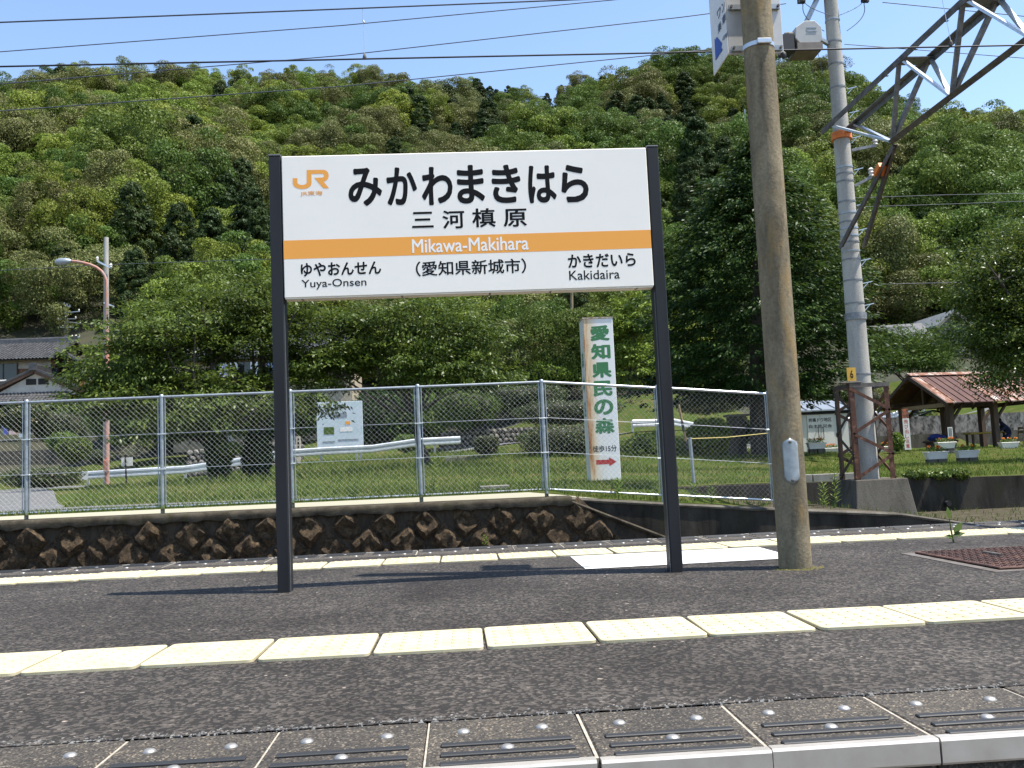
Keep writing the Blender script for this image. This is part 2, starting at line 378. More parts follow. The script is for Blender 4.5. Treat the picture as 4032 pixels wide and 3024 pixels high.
def spray_leaves(centres, outward, n_per, rad, flatness=.35, droop=.5, L=.12, W=.055):
    """little branch sprays: leaves spread in a flattened disc, pointing out and down"""
    m = len(centres); c = np.repeat(centres, n_per, 0); o = np.repeat(outward, n_per, 0)
    off = rng.normal(size=(m * n_per, 3)) * rad * .55; off[:, 2] *= flatness
    r2 = np.hypot(off[:, 0], off[:, 1]); off[:, 2] -= r2 * r2 / rad * .35 * droop
    pos = c + off
    ax = unit(off * np.array([1, 1, .3]) + o * .5 * rad + rng.normal(size=off.shape) * rad * .35); ax[:, 2] -= droop * (.4 + .8 * rng.random(len(ax)))
    nr = unit(rng.normal(size=off.shape) * .6 + np.array([0, 0, 1.0]) + o * .4)
    s = .7 + .6 * rng.random(len(pos))
    return pos, ax, nr, L * s, W * s
def limbs(name, base, tips, r0, parent, mat='bark', fork=.45, seg=7):
    """trunk that forks into limbs reaching towards the tips"""
    mb = MB(); base = Vector(base); tips = [Vector(t) for t in tips]
    cen = sum(tips, Vector()) / len(tips); top = base.lerp(cen, fork); top.x += random.uniform(-.1, .1)
    mb.tube([base - Vector((0, 0, .15)), base + Vector((0, 0, .1)), base.lerp(top, .5) + Vector((random.uniform(-.08, .08), random.uniform(-.08, .08), 0)), top], [r0 * 1.35, r0 * 1.05, r0 * .85, r0 * .7], seg + 2)
    for t in tips:
        st = base.lerp(top, random.uniform(.55, 1)); mid = st.lerp(t, .5) + Vector((random.uniform(-.25, .25), random.uniform(-.25, .25), random.uniform(.05, .4)))
        rr = r0 * random.uniform(.28, .5)
        mb.tube([st, st.lerp(mid, .55), mid, mid.lerp(t, .55) + Vector((0, 0, .08)), t], [rr, rr * .8, rr * .55, rr * .3, rr * .1], seg)
        for _ in range(3):
            q = mid.lerp(t, random.uniform(.1, .8)); e = q + Vector((random.uniform(-1, 1), random.uniform(-1, 1), random.uniform(-.2, .6))) * .6
            mb.tube([q, q.lerp(e, .5) + Vector((0, 0, .06)), e], [rr * .3, rr * .2, rr * .06], 5)
    return mb.build(name, mat, parent, smooth=1.2)
# ================================================================== TERRAIN
def ss(a, b, x): t = np.clip((x - a) / (b - a), 0, 1); return t * t * (3 - 2 * t)
CTRL = np.array([(-40, 14, .22), (-20, 14, .22), (-6.5, 14, .22), (-2.6, 14, .22), (1.2, 14, .22), (2.6, 18, .22), (-3, 18, .22), (-10, 18, .2), (-25, 20, .2),
    (-7.4, 28, .50), (-6.2, 29, .52), (-1, 30, .68), (3, 27, .42), (-15.9, 40, .44), (-14.7, 39, .50), (-4.5, 40, 1.06), (-1.1, 41, 1.3), (3, 34, 1.0), (6, 26, .25), (5, 34, .75),
    (4.8, 20, .0), (8.3, 20, -.03), (12, 20, -.09), (20, 20, -.1), (16, 31, .02), (10, 28, .05), (24, 30, .05), (12.1, 36, .58), (17, 42, .50), (20, 40, .46), (26, 40, .4), (40, 38, .4), (40, 20, -.1),
    (9.7, 44, 1.95), (18, 45, .5), (21, 46, .45), (24, 46.3, .42), (28, 46.3, .42), (34, 46.3, .42), (40, 46, .42), (22, 44, .43), (27, 43, .4), (32, 43, .4), (21.7, 49, 2.6), (26, 49, 2.7), (32, 50, 2.9), (40, 50, 3), (3, 43, 1.65), (-31, 72, 2.8), (-45, 40, .5), (-45, 70, 3), (-30, 50, .8), (-15, 62, 2.2), (-5, 60, 3.0), (12, 62, 5.0), (30, 64, 6.0), (60, 60, 6), (60, 40, 1)])
def zg(x, y):
    x = np.asarray(x, float); y = np.asarray(y, float); sh = x.shape
    d2 = (x.reshape(-1, 1) - CTRL[:, 0]) ** 2 + (y.reshape(-1, 1) - CTRL[:, 1]) ** 2 + 1.5
    w = d2 ** -1.9; return ((w * CTRL[:, 2]).sum(1) / w.sum(1)).reshape(sh)
ZPX = [(-100, .21), (1.25, .21), (1.81, .09), (3.35, -.055), (4.7, -.19), (6.7, -.355), (7.65, -.52), (8.27, -.67), (9.6, -.78), (100, -.85)]
def zp(x): return np.interp(x, [a for a, b in ZPX], [b for a, b in ZPX])
SKY = [(-900, 330), (-400, 345), (0, 355), (130, 330), (260, 275), (560, 268), (760, 262), (1000, 285), (1240, 262), (1350, 290), (1480, 262), (1620, 300), (1760, 318), (1900, 350), (2050, 378), (2200, 400), (2310, 372), (2440, 330), (2560, 292), (2700, 300), (2900, 280), (3100, 295), (3300, 330), (3480, 375), (3650, 410), (3800, 400), (4032, 470), (4500, 560), (5200, 600)]
YR = 205.0
RIDGE = sorted((P(a, b, YR).x, P(a, b, YR).z - 8.0) for a, b in SKY)
RX, RZ = [a for a, b in RIDGE], [b for a, b in RIDGE]
def hz(x, y):
    r = np.interp(x * YR / np.clip(y, 105, YR), RX, RZ); t = np.clip((y - 62) / (YR - 62), 0, 1.7)
    up = np.where(t < 1, t ** 1.12, 1 - (t - 1) * .7)
    nz = 1.6 * np.sin(x * .09 + y * .05) + 1.3 * np.sin(x * .17 - y * .11 + 1.3) + 2.0 * np.sin(x * .045 + 2 + y * .02)
    return up * r + nz * np.clip(t * 6, 0, 1) * np.clip((1.15 - t) * 3, 0, 1)
def zt(x, y):
    x = np.asarray(x, float); y = np.asarray(y, float)
    g = zg(x, np.minimum(y, 66)); b = ss(62, 74, y)
    low = np.maximum(ss(3.2, 5.0, x), ss(1.25, 1.7, x) * (1 - ss(15.2, 17, y))) * (y < 19.97)
    z = g * (1 - low) + zp(x) * low
    return z * (1 - .0 * b) + hz(x, y) * (y > 62) * 1.0 * np.clip((y - 62) / 3, 0, 1)
def zt1(x, y): return float(zt(np.array([x]), np.array([y]))[0])
ys = np.concatenate([np.arange(13.9, 19.9, .5), [19.96, 19.99], np.arange(20.5, 46, .75), np.arange(46, 70, 1.5), np.arange(70, 320, 5.0)])
xs = np.concatenate([np.arange(-260, -40, 10), np.arange(-40, -14, 2.0), np.arange(-14, 26, .6), np.arange(26, 60, 2.0), np.arange(60, 300, 10)])
XX, YY = np.meshgrid(xs, ys); ZZ = zt(XX, YY)
mb = MB(); mb.v = list(zip(XX.ravel().tolist(), YY.ravel().tolist(), ZZ.ravel().tolist()))
nx = len(xs)
for i in range(len(ys) - 1):
    for j in range(nx - 1):
        mb.f.append((i * nx + j, i * nx + j + 1, (i + 1) * nx + j + 1, (i + 1) * nx + j))
        cx, cy = (xs[j] + xs[j + 1]) / 2, (ys[i] + ys[i + 1]) / 2
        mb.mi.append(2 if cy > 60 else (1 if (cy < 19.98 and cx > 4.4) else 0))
terrain = struct(mb.build('terrain', ['grass', 'dirt', 'forest_floor'], None, smooth=1.2, fix=False))
def drape(name, rows, mat, lift=.03, parent=None):
    """rows: list of (x,y) polylines across the strip, laid on the terrain"""
    m = MB(); m.grid([[(x, y, zt1(x, y) + lift) for x, y in r] for r in rows]); o = m.build(name, mat, parent, smooth=1.2)
    if not parent: struct(o)
    return o
drape('lane', [[(x, 14.75 + (16.6 - 14.75) * k / 3 * min(1, max(.25, (-x - .5) / 6))) for k in range(4)] for x in np.arange(-40, -.4, .8)], 'road')
drape('side_road', [[(x0 + (x1 - x0) * k / 10, y) for k in range(11)] for y, x0, x1 in [(16.5, -40, -7.0), (18, -40, -7.6), (21, -40, -9.0), (25, -40, -10.8), (30, -40, -13.2), (36, -40, -15.6), (40, -40, -16.4), (42, -40, -16.2)]], 'road', .025)
drape('hill_road', [[(x, y0 + k * 1.25) for k in range(4)] for x, y0 in [(-40, 41.5)] + [(x, 41.3 + (.0 if x < 3 else (x - 3) * .33)) for x in np.arange(-16, 34, 1.0)]], 'road', .05)
drape('road_line', [[(x, y), (x + .05, y + .16)] for x, y in [(-14.4, 33.6), (-14.7, 35), (-15.3, 36.8), (-16.3, 38.6), (-18, 40)]], 'white_paint', .04)

# ground under the tracks
mb = MB(); mb.grid([[(x, y, -1.0) for x in (-400, -40, 0, 40, 400)] for y in (-200, -20, 0, 7, 13.95)])
bed = struct(mb.build('track_bed', 'ballast'))
def rail_track(yc):
    for s in (-1, 1):
        m = MB(); y = yc + s * .533
        m.prism([(-60, y - .06, -.9), (-60, y + .06, -.9), (-60, y + .06, -.885), (-60, y + .01, -.87), (-60, y + .01, -.79), (-60, y + .033, -.78), (-60, y + .033, -.75), (-60, y - .033, -.75), (-60, y - .033, -.78), (-60, y - .01, -.79), (-60, y - .01, -.87), (-60, y - .06, -.885)], (120, 0, 0))
        m.build('rail', 'rail', bed)
    sl = MB().bevbox(-.1, .1, yc - 1.0, yc + 1.0, -1.04, -.9, .02).build('sleeper', 'conc_mid', bed)
    for k in range(-14, 15):
        if k == 0: continue
        c = sl.copy(); COL.objects.link(c); c.location.x = k * .62
rail_track(9.15); rail_track(.35)

# ================================================================== PLATFORM
mb = MB(); mb.grid([[(x, y, 0) for x in np.arange(-60, 61, 10.0)] for y in (2.408, 4, 6, 6.985)])
platform = struct(mb.build('platform', 'asphalt'))
mb = MB(); mb.bx(-60, 60, 2.10, 7.30, -1.1, -.19); mb.bx(-60, 60, 2.405, 6.99, -.19, -.02); mb.build('platform_body', 'conc_dark', platform)
# edge stones with rubber grips, rivets and the aluminium nosing
def edge_stone(x0, far):
    X0, X1 = -.186, .186
    st = MB().bevbox(X0, X1, 2.03, 2.404, -.18, .0, .005).build('edge_stone', 'granite', platform, local=True)
    for k, y in enumerate((2.187, 2.115, 2.05)):
        MB().bevbox(-.152, .152, y - .011, y + .011, -.001, .0055, .002).build('grip_strip', 'rubber', st, local=True)
    for x, y in ((-.1, 2.296), (.092, 2.296), (0, 2.152)):
        MB().lathe((x, y, -.002), [(.0165, 0), (.0165, .003), (.011, .0075), (.003, .009)], 12).build('rivet', 'rivet', st, smooth=1.0, local=True)
    m = MB(); m.prism([(X0, 2.03, -.055), (X0, 2.016, -.055), (X0, 2.013, -.05), (X0, 2.013, -.004), (X0, 2.017, .002), (X0, 2.042, .002), (X0, 2.042, -.004), (X0, 2.03, -.006)], (.372, 0, 0))
    m.build('nosing', 'alu', st, local=True)
    return st
stone0 = edge_stone(0, False)
def put_stone(x, far, first=[True]):
    if first[0]: o = stone0; first[0] = False
    else: o = copy_tree(stone0, platform)
    if far: o.rotation_euler.z = math.pi; o.location = (x, 9.405, random.uniform(-.002, .001))
    else: o.location = (x, random.uniform(-.002, .002), random.uniform(-.002, .001))
    o.rotation_euler.z += random.uniform(-.004, .004)
joint0 = MB().bx(-.0035, .0035, 2.045, 2.40, -.03, -.0035).build('mortar_joint', 'mortar', platform, local=True)
JX0, SP = -.482, .3765
for k in range(-9, 13):
    put_stone(JX0 + SP * (k + .5), False)
    c = joint0 if k == -9 else joint0.copy()
    if c is not joint0: COL.objects.link(c)
    c.location = (JX0 + SP * k, 0, 0)
for k in range(-15, 24):
    put_stone(JX0 + .11 + SP * (k + .5), True)
    c = joint0.copy(); COL.objects.link(c); c.location = (JX0 + .11 + SP * k, 4.96, 0)
# tactile tiles
def make_tile():
    w, r = .193, .022
    pts = []
    for cx, cy, a0 in ((w - r, w - r, 0), (-w + r, w - r, .25), (-w + r, -w + r, .5), (w - r, -w + r, .75)):
        for k in range(4): a = PI2 * (a0 + k / 12); pts.append((cx + r * math.cos(a), cy + r * math.sin(a)))
    n = len(pts); mb = MB(); ins = .99
    vs = [(x, y, -.002) for x, y in pts] + [(x, y, .008) for x, y in pts] + [(x * ins, y * ins, .0105) for x, y in pts]
    fs = [tuple(range(2 * n, 3 * n))] + [(k, (k + 1) % n, n + (k + 1) % n, n + k) for k in range(n)] + [(n + k, n + (k + 1) % n, 2 * n + (k + 1) % n, 2 * n + k) for k in range(n)]
    mb.add(vs, fs)
    for i in range(6):
        for j in range(6): mb.lathe(((i - 2.5) * .061, (j - 2.5) * .061, .010), [(.015, 0), (.0125, .004), (.006, .0055)], 8)
    return mb.build('tactile_tile', 'tile', platform, smooth=.6, local=True, fix=False)
tile0 = make_tile(); firstt = True
for row, (xj, yc, ka, kb) in enumerate(((-1.542, 3.273 + .193, -3, 13), (-2.9705, 6.294 + .195, -5, 20))):
    for k in range(ka, kb):
        o = tile0 if firstt else tile0.copy()
        if not firstt: COL.objects.link(o)
        firstt = False
        o.location = (xj + .4 * (k + .5) + random.uniform(-.003, .003), yc + random.uniform(-.005, .005), random.uniform(0, .003))
        o.rotation_euler = (random.uniform(-.004, .004), random.uniform(-.004, .004), random.uniform(-.012, .012) + (math.pi / 2) * random.randrange(4))
# white painted rectangle between the sign and the far tiles
m = MB(); m.grid([[(.715, 5.50, .004), (2.02, 5.52, .004)], [(.715, 6.275, .004), (2.02, 6.275, .004)]]); m.build('painted_patch', 'white_paint', platform)
m = MB(); m.grid([[(2.15, 6.80, .004), (2.75, 6.80, .004)], [(2.15, 6.84, .004), (2.75, 6.84, .004)]]); m.build('painted_line', 'white_paint', platform)
# loose stones where the asphalt meets the edge stones
def pebbles(name, n, f, size, mat, parent=None):
    m = MB()
    for k in range(n):
        x, y, z = f(); s = size * random.uniform(.5, 1.5); R = Matrix.Rotation(random.uniform(0, 6), 3, 'Z')
        vs = [Vector((x, y, z)) + R @ Vector((a * s * random.uniform(.6, 1.2), b * s * random.uniform(.6, 1.2), c * s * .6)) for a, b, c in ((-1, -.5, 0), (.2, -1, .1), (1, .1, 0), (.1, 1, 0), (-.3, -.1, 1), (.4, .3, .8))]
        m.add(vs, [(0, 1, 4), (1, 2, 5, 4), (2, 3, 5), (3, 0, 4, 5), (0, 3, 2, 1)])
    o = m.build(name, mat, parent, fix=False); o['kind'] = 'stuff'; return o
MT['pebble'] = simple('asphalt_crumbs', (.10, .10, .10), (.22, .215, .2), 30, .9, kind='World')
pebbles('asphalt_crumbs', 1500, lambda: (random.uniform(-1.6, 2.2), 2.41 + abs(random.gauss(0, .02)), -.003), .006, 'pebble', platform)
pebbles('grit', 1400, lambda: (random.uniform(-2.5, 3), random.uniform(2.42, 5.2), -.002), .0035, 'pebble', platform)
# ================================================================== RETAINING WALLS ALONG THE TRACK
WY = 13.70
MT['conc_cop'] = concrete('crumbling_coping', (.085, .073, .055), (.03, .025, .019), (.045, .042, .02), 5, (1, 1, 1))
wall = thing('stone_wall', 'rough brown stone retaining wall laid in diamond courses below the chain link fence', 'wall', (-4, WY, -1.05))
MT['mortar_dark'] = concrete('dark_wall_mortar', (.075, .06, .045), (.02, .017, .014), None, 6)
def xlim(z): return 1.50 + (.13 - z) * 2.32
m = MB(); m.prism([(-14, WY - .018, -1.05), (xlim(-1.05), WY - .018, -1.05), (xlim(.06), WY - .018, .06), (-14, WY - .018, .06)], (0, .3, 0)); m.build('backing', 'mortar_dark', wall)
def stone_variant(seed):
    s = .405; n = 8; rows = []; r = random.Random(seed)
    ox, oy = r.uniform(0, 50), r.uniform(0, 50); tx, tz = r.uniform(-.12, .12), r.uniform(-.1, .16)
    for i in range(n):
        row = []
        for j in range(n):
            a, b = i / (n - 1) - .5, j / (n - 1) - .5
            e = max(0, (1 - abs(2 * a) ** 5) * (1 - abs(2 * b) ** 5))
            x, z = (a - b) * .7071 * s, (a + b) * .7071 * s
            d = .02 + e * (.075 + tx * x * 2 + tz * z * 2 + .075 * noise.noise((x * 7 + ox, z * 7 + oy, seed)) + .045 * noise.noise((x * 19 + ox, z * 19, seed + 9.)))
            jx, jz = (noise.noise((x * 12 + oy, z * 12, 3.3)) * .02, noise.noise((z * 12 + ox, x * 12, 8.8)) * .02)
            row.append((x + jx, -d, z + jz))
        rows.append(row)
    m = MB(); m.grid(rows)
    return m
variants = [stone_variant(k + 1) for k in range(12)]; vmesh = []
for k, v in enumerate(variants):
    me = bpy.data.meshes.new('stone'); me.from_pydata(v.v, [], v.f); me.materials.append(MT['rock']); shade(me, .5); vmesh.append(me)
q = 0
for j in range(0, 5):
    for i in range(-26, 16):
        x = i * .566 + (j % 2) * .283; z = -.10 - j * .283
        if x > xlim(z) - .2 or x < -11: continue
        o = link('stone', random.choice(vmesh), wall); o.location = Vector((x + random.uniform(-.015, .015), WY + .01, z + random.uniform(-.015, .015) - .06)) - wall.location
        o.rotation_euler = (random.uniform(-.06, .06), random.choice((0, math.pi)) + random.uniform(-.12, .12), 0); s = random.uniform(.95, 1.04); o.scale = (s, random.uniform(.8, 1.5), s)
def rough_strip(p0, p1, w, h, mat, name, parent, amp=.015, seg=40):
    """coping bar with a crumbling front edge between two points"""
    p0, p1 = Vector(p0), Vector(p1); rows = []
    for k in range(seg + 1):
        t = k / seg; c = p0.lerp(p1, t); n1 = noise.noise((c.x * 3, c.z, 1.)) * amp; n2 = noise.noise((c.x * 5, c.z, 7.)) * amp * 1.6
        rows.append([c + Vector((0, w, -h)), c + Vector((0, -.0 + n1, -h + n2)), c + Vector((0, -.012 + n1, -h * .45)), c + Vector((0, .0 + n1 * .7, -.012)), c + Vector((0, .02 + n1 * .5, n1 * .2)), c + Vector((0, w, .005))])
    m = MB(); m.grid(rows); return m.build(name, mat, parent, smooth=.9)
rough_strip((-13.5, WY - .1, .175), (1.62, WY - .1, .135), .42, .12, 'conc_cop', 'coping', wall, .03, 160)
rough_strip((1.50, WY - .08, .13), (xlim(-.98), WY - .08, -.98), .34, .05, 'conc_cop', 'sloping_coping', wall, seg=40)
ramp_w = thing('concrete_ramp_wall', 'dark stained concrete wall sloping down to the right beyond the tracks', 'wall', (5, WY + .1, -1.05))
top = [(1.42, .14), (1.81, .09), (3.345, -.06), (4.70, -.19), (6.70, -.358), (7.65, -.53), (8.27, -.683), (10, -.95)]
m = MB(); m.prism([(1.3, WY + .10, -1.05)] + [(x, WY + .10, z - .035) for x, z in top] + [(10, WY + .10, -1.05)], (0, .2, 0)); m.build('wall_face', 'conc_dark', ramp_w)
for (x0, z0), (x1, z1) in zip(top[:-1], top[1:]):
    rough_strip((x0, WY + .085, z0), (x1, WY + .085, z1), .24, .05, 'conc_mid', 'coping', ramp_w, .008, 14)
low_w = thing('lawn_wall', 'low dark concrete wall holding up the lawn right of the lattice pole', 'wall', (15, 20, -.85))
m = MB(); m.prism([(4.3, 19.72, -.85), (4.3, 19.72, .0), (4.9, 19.72, -.01), (9, 19.72, -.04), (13, 19.72, -.095), (40, 19.72, -.1), (40, 19.72, -.85)], (0, .24, 0)); m.build('wall_face', 'conc_dark', low_w)
MB().tube([(10.62, 19.6, -.62), (10.62, 19.9, -.62)], .06, 12).build('drain_pipe', 'dark_in', low_w, smooth=.8)
kerb = thing('kerb_block_row', 'pale concrete block kerb on the lawn edge behind the lattice base', 'kerb', (7, 20.3, 0))
for k in range(7):
    x = 7.2 + k * .62
    if x < 9.0: MB().bevbox(x, x + .6, 20.1, 20.3, -.12, .14 - .02 * k * .2, .012).build('block', 'conc_light', kerb)

# ================================================================== CHAIN LINK FENCE
FY = 14.1
FP = [-10.4, -8.45, -6.49, -4.50, -2.57, -.63, 1.29]
RP = [(3.10, .07, 1.74), (4.85, -.085, 1.575)]
fence = thing('chain_link_fence', 'galvanised chain link fence on the stone wall across the tracks', 'fence', (0, FY, .2))
def seg_z(x):
    return (np.interp(x, [-20, 1.29, 3.10, 4.85], [.255, .245, .075, -.085]), np.interp(x, [-20, 1.29, 3.10, 4.85], [1.895, 1.905, 1.745, 1.58]))
allp = FP + [a for a, b, c in RP]
for x in allp:
    b, t = seg_z(x)
    p = MB().tube([(x, FY, b - .12), (x, FY, t + .005)], .03, 14).build('post', 'galv', fence, smooth=.8)
    MB().lathe((x, FY, t - .005), [(.034, 0), (.034, .03), (.02, .045), (.004, .05)], 12).build('post_cap', 'galv', p, smooth=.8)
    for f in (.34, .66):
        MB().bevbox(x - .062, x + .062, FY - .036, FY + .036, b + (t - b) * f - .009, b + (t - b) * f + .009, .003).build('clamp', 'galv_bright', p)
for x0, x1 in zip(allp[:-1], allp[1:]):
    b0, t0 = seg_z(x0); b1, t1 = seg_z(x1)
    MB().tube([(x0 + .03, FY, t0), (x1 - .03, FY, t1)], .021, 10).build('top_rail', 'galv_bright' if x0 > 1 else 'galv', fence, smooth=.8)
    MB().tube([(x0 + .03, FY, b0), (x1 - .03, FY, b1)], .017, 10).build('bottom_rail', 'galv_bright', fence, smooth=.8)
    for xx, s in ((x0 + .052, 0), (x1 - .052, 1)):
        b, t = seg_z(xx); MB().tube([(xx, FY - .012, b + .01), (xx, FY - .012, t - .02)], .0085, 6).build('stretcher_bar', 'galv', fence)
    for f in (.345, .665):
        MB().tube([(x0 + .05, FY - .02, b0 + (t0 - b0) * f), (x1 - .05, FY - .02, b1 + (t1 - b1) * f)], .0028, 5).build('tension_wire', 'galv_bright', fence)
    # woven diagonals: each wire zigzags through its neighbours
    m = MB(); d = .079; r = .0014; A, B = x0 + .055, x1 - .055; Hh = t0 - b0 - .03
    n = int((B - A + Hh) / d) + 1
    for k in range(n):
        for sgn in (1, -1):
            s0 = A - Hh + k * d if sgn > 0 else A + k * d
            # line from (s0, 0) going up with slope sgn
            u0, v0, u1, v1 = s0, 0, s0 + sgn * Hh, Hh
            if sgn > 0:
                if u0 < A: v0 += A - u0; u0 = A
                if u1 > B: v1 -= u1 - B; u1 = B
            else:
                if u0 > B: v0 += u0 - B; u0 = B
                if u1 < A: v1 -= A - u1; u1 = A
            if v1 - v0 < .03: continue
            def pt(u, v):
                bb, tt = seg_z(u); return (u, FY - .012 + sgn * .0022, bb + .015 + v / Hh * (tt - bb - .03))
            m.tube([pt(u0, v0), pt(u1, v1)], r, 3, cap=False)
    w = m.build('wire_mesh', 'wire_mesh', fence, fix=False); w['kind'] = 'stuff'

# ================================================================== STATION NAME SIGN
sign = thing('station_name_sign', 'white and orange station name board on two dark grey posts on the platform', 'sign', (.09, 5.19, 0))
SY = 5.14
for x0, x1, side in ((-1.030, -.963, 1), (1.152, 1.219, -1)):
    p = MB().bevbox(x0, x1, SY + .0015, SY + .115, -.02, 2.457, .005).build('post', 'post', sign)
    xs_ = x1 if side > 0 else x0
    MB().bx(xs_ - .001, xs_ + .003, SY + .012, SY + .022, 0, 1.6).build('edge_groove', 'post_edge', p) if side > 0 else MB().bx(xs_ - .003, xs_ + .001, SY + .012, SY + .022, 0, 1.6).build('edge_groove', 'post_edge', p)
    MB().bevbox(x0 - .001, x1 + .001, SY + .0005, SY + .116, 2.457, 2.466, .002).build('post_cap', 'post_edge', p)
BX0, BX1, BZ0, BZ1 = -.957, 1.147, 1.632, 2.452
board = MB().bevbox(BX0, BX1, SY, SY + .092, BZ0, BZ1, .004).build('board', 'sign_white', sign)
m = MB(); m.bx(BX0 + .004, BX1 - .004, SY + .006, SY + .086, BZ0 - .006, BZ0 + .001); m.build('bottom_trim', 'sign_cream', board)
for x in (-.86, -.30, .2, .55, 1.05):
    for y in (.02, .055): MB().lathe((x, SY + y, BZ0 - .009), [(.006, 0), (.006, .004)], 8).build('screw', 'steel_brown', board)
def sp_(x, y):
    p = P(x, y, SY); return p.x, p.z
SO = (0, SY - .0005, 0); XD, ZD = (1, 0, 0), (0, 0, 1)
z_st0, z_st1 = 1.854, 1.962
m = MB(); m.bx(BX0 + .001, BX1 - .001, SY - .0003, SY + .001, z_st0, z_st1); m.build('orange_stripe', 'orange', board)
def stext(s, x0, x1, y0, y1, mat='ink', bold=.0, org=SO):
    """x0..x1 / y0..y1: photo pixels of the lettering's left, right, top, bottom at its middle"""
    xm, ym = (x0 + x1) / 2, (y0 + y1) / 2
    return glyphs(s, (sp_(x0, ym)[0], sp_(x1, ym)[0], sp_(xm, y1)[1], sp_(xm, y0)[1]), org, XD, ZD, mat, board, bold)
kx = [(1371, 1504), (1522, 1642), (1660, 1782), (1799, 1908), (1936, 2050), (2079, 2190), (2209, 2317)]
ky = [(660, 812), (658, 808), (656, 808), (649, 802), (648, 800), (651, 800), (648, 797)]
for ch, (a, b), (c, d) in zip('みかわまきはら', kx, ky): stext(ch, a, b, c, d, bold=.030)
for ch, (a, b), (c, d) in zip('三河槙原', [(1622, 1707), (1742, 1829), (1859, 1951), (1982, 2074)], [(834, 897), (828, 900), (820, 895), (822, 893)]): stext(ch, a, b, c, d, bold=.018)
stext('Mikawa-Makihara', 1622, 2081, 936, 990, 'sign_text_white', .012, (0, SY - .0007, 0))
stext('ゆやおんせん', 1184, 1501, 1031, 1085, bold=.026)
stext('Yuya-Onsen', 1187, 1443, 1098, 1138, bold=.006)
stext('（愛知県新城市）', 1637, 2072, 1023, 1082, bold=.016)
stext('かきだいら', 2236, 2503, 998, 1052, bold=.026)
stext('Kakidaira', 2241, 2440, 1063, 1100, bold=.006)
# the railway emblem: a joined J and R
def emblem():
    px = lambda x, y: sp_(1000 + x / 4.424, 560 + y / 4.424)
    pts = []
    def L(*q): pts.extend(px(*p) for p in q)
    def arc(cx, cy, rx, ry, a0, a1, n=10):
        for k in range(n + 1):
            a = math.radians(a0 + (a1 - a0) * k / n); pts.append(px(cx + rx * math.cos(a), cy + ry * math.sin(a)))
    L((676, 626), (756, 626), (758, 700)); arc(838, 700, 82, 44, 180, 0)[0] if False else arc(838, 700, 81, 45, 180, 0)
    L((919, 484)); arc(1210, 582, 92, 102, -90, 90); L((1308, 802), (1206, 802), (1050, 620), (1190, 614))
    arc(1190, 582, 30, 32, 90, -90); L((1000, 552), (1004, 720)); arc(840, 718, 163, 98, 0, 180); L((676, 718))
    return pts
def curve_fill(pts, name, mat, parent, org, xd, ud):
    cu = bpy.data.curves.new('c', 'CURVE'); cu.dimensions = '2D'; cu.fill_mode = 'BOTH'
    sp = cu.splines.new('POLY'); sp.points.add(len(pts) - 1); sp.use_cyclic_u = True
    for k, (a, b) in enumerate(pts): sp.points[k].co = (a, b, 0, 1)
    ob = bpy.data.objects.new('c', cu); COL.objects.link(ob)
    me = bpy.data.meshes.new_from_object(ob.evaluated_get(bpy.context.evaluated_depsgraph_get())); bpy.data.objects.remove(ob)
    off = origin(parent); org, xd, ud = Vector(org) - off, Vector(xd), Vector(ud)
    for v in me.vertices: v.co = org + xd * v.co.x + ud * v.co.y
    me.materials.clear(); me.materials.append(MT[mat]); return link(name, me, parent)
curve_fill(emblem(), 'emblem', 'orange', board, SO, XD, ZD)
stext('JR東海', 1183, 1270, 752, 772, 'orange', .012)

# ================================================================== PLATFORM POLE WITH ITS BOXED SIGN
pole = thing('platform_pole', 'lichen stained concrete pole standing on the platform right of the name board', 'pole', (1.842, 5.09, 0))
ps = []
for k in range(30):
    z = k * .2; ps.append((.0905 - .0008 * z, z - .02))
MB().lathe((1.842, 5.09, 0), ps, 28).build('shaft', 'pole_conc', pole, smooth=1.2)
# inspection cover: a curved plate with round ends
rows = []
cz0, cz1 = .468, .722
for k in range(13):
    t = k / 12; z = cz0 + (cz1 - cz0) * t; e = min(t, 1 - t) * (cz1 - cz0); hw = .045 if e > .045 else math.sqrt(max(0, .045 ** 2 - (.045 - e) ** 2)) + .002
    rows.append([(1.842 + .0945 * math.sin(a), 5.09 - .0945 * math.cos(a), z) for a in [-.16 + hw / .0968 * (-1 + 2 * j / 8) for j in range(9)]])
m = MB(); m.grid(rows)
cov = m.build('inspection_cover', 'galv', pole, smooth=1.2); sm = cov.modifiers.new('s', 'SOLIDIFY'); sm.thickness = .004; sm.offset = 1
for z in (.70, .487): MB().lathe((1.827, 4.9965, z), [(.0085, -.004), (.0085, .006), (.005, .008)], 10, (0, -1, 0)).build('bolt', 'steel_brown', cov)
bnd = MB().lathe((1.839, 5.09, 3.005), [(.087, 0), (.0925, 0), (.0925, .025), (.087, .025)], 28).build('clamp_band', 'galv_bright', pole, smooth=.6)
MB().bevbox(1.80, 1.885, 4.985, 5.005, 3.003, 3.034, .004).build('band_buckle', 'galv_bright', bnd)
MT['moss'] = simple('moss', (.07, .07, .015), (.12, .1, .03), 20, .95, kind='World')
pebbles('moss_ring', 260, lambda: (lambda a, r: (1.842 + r * math.cos(a), 5.09 + r * math.sin(a), -.002))(random.uniform(3.2, 6.3), random.uniform(.09, .15)), .008, 'moss', pole)
psb = thing('sheet_metal_sign', 'white sheet metal direction sign with a blue arrow strapped behind the platform pole', 'sign', (1.85, 5.3, 3.04))
a0, a1 = P(2862, 100, 5.25).x, P(3078, 100, 5.25).x
MT['sign_back'] = simple('brushed_sign_back', (.42, .40, .37), (.56, .54, .5), 3, .45, .3)
MB().bevbox(a0, a1, 5.245, 5.26, 3.055, 3.75, .004).build('back_plate', 'sign_back', psb)
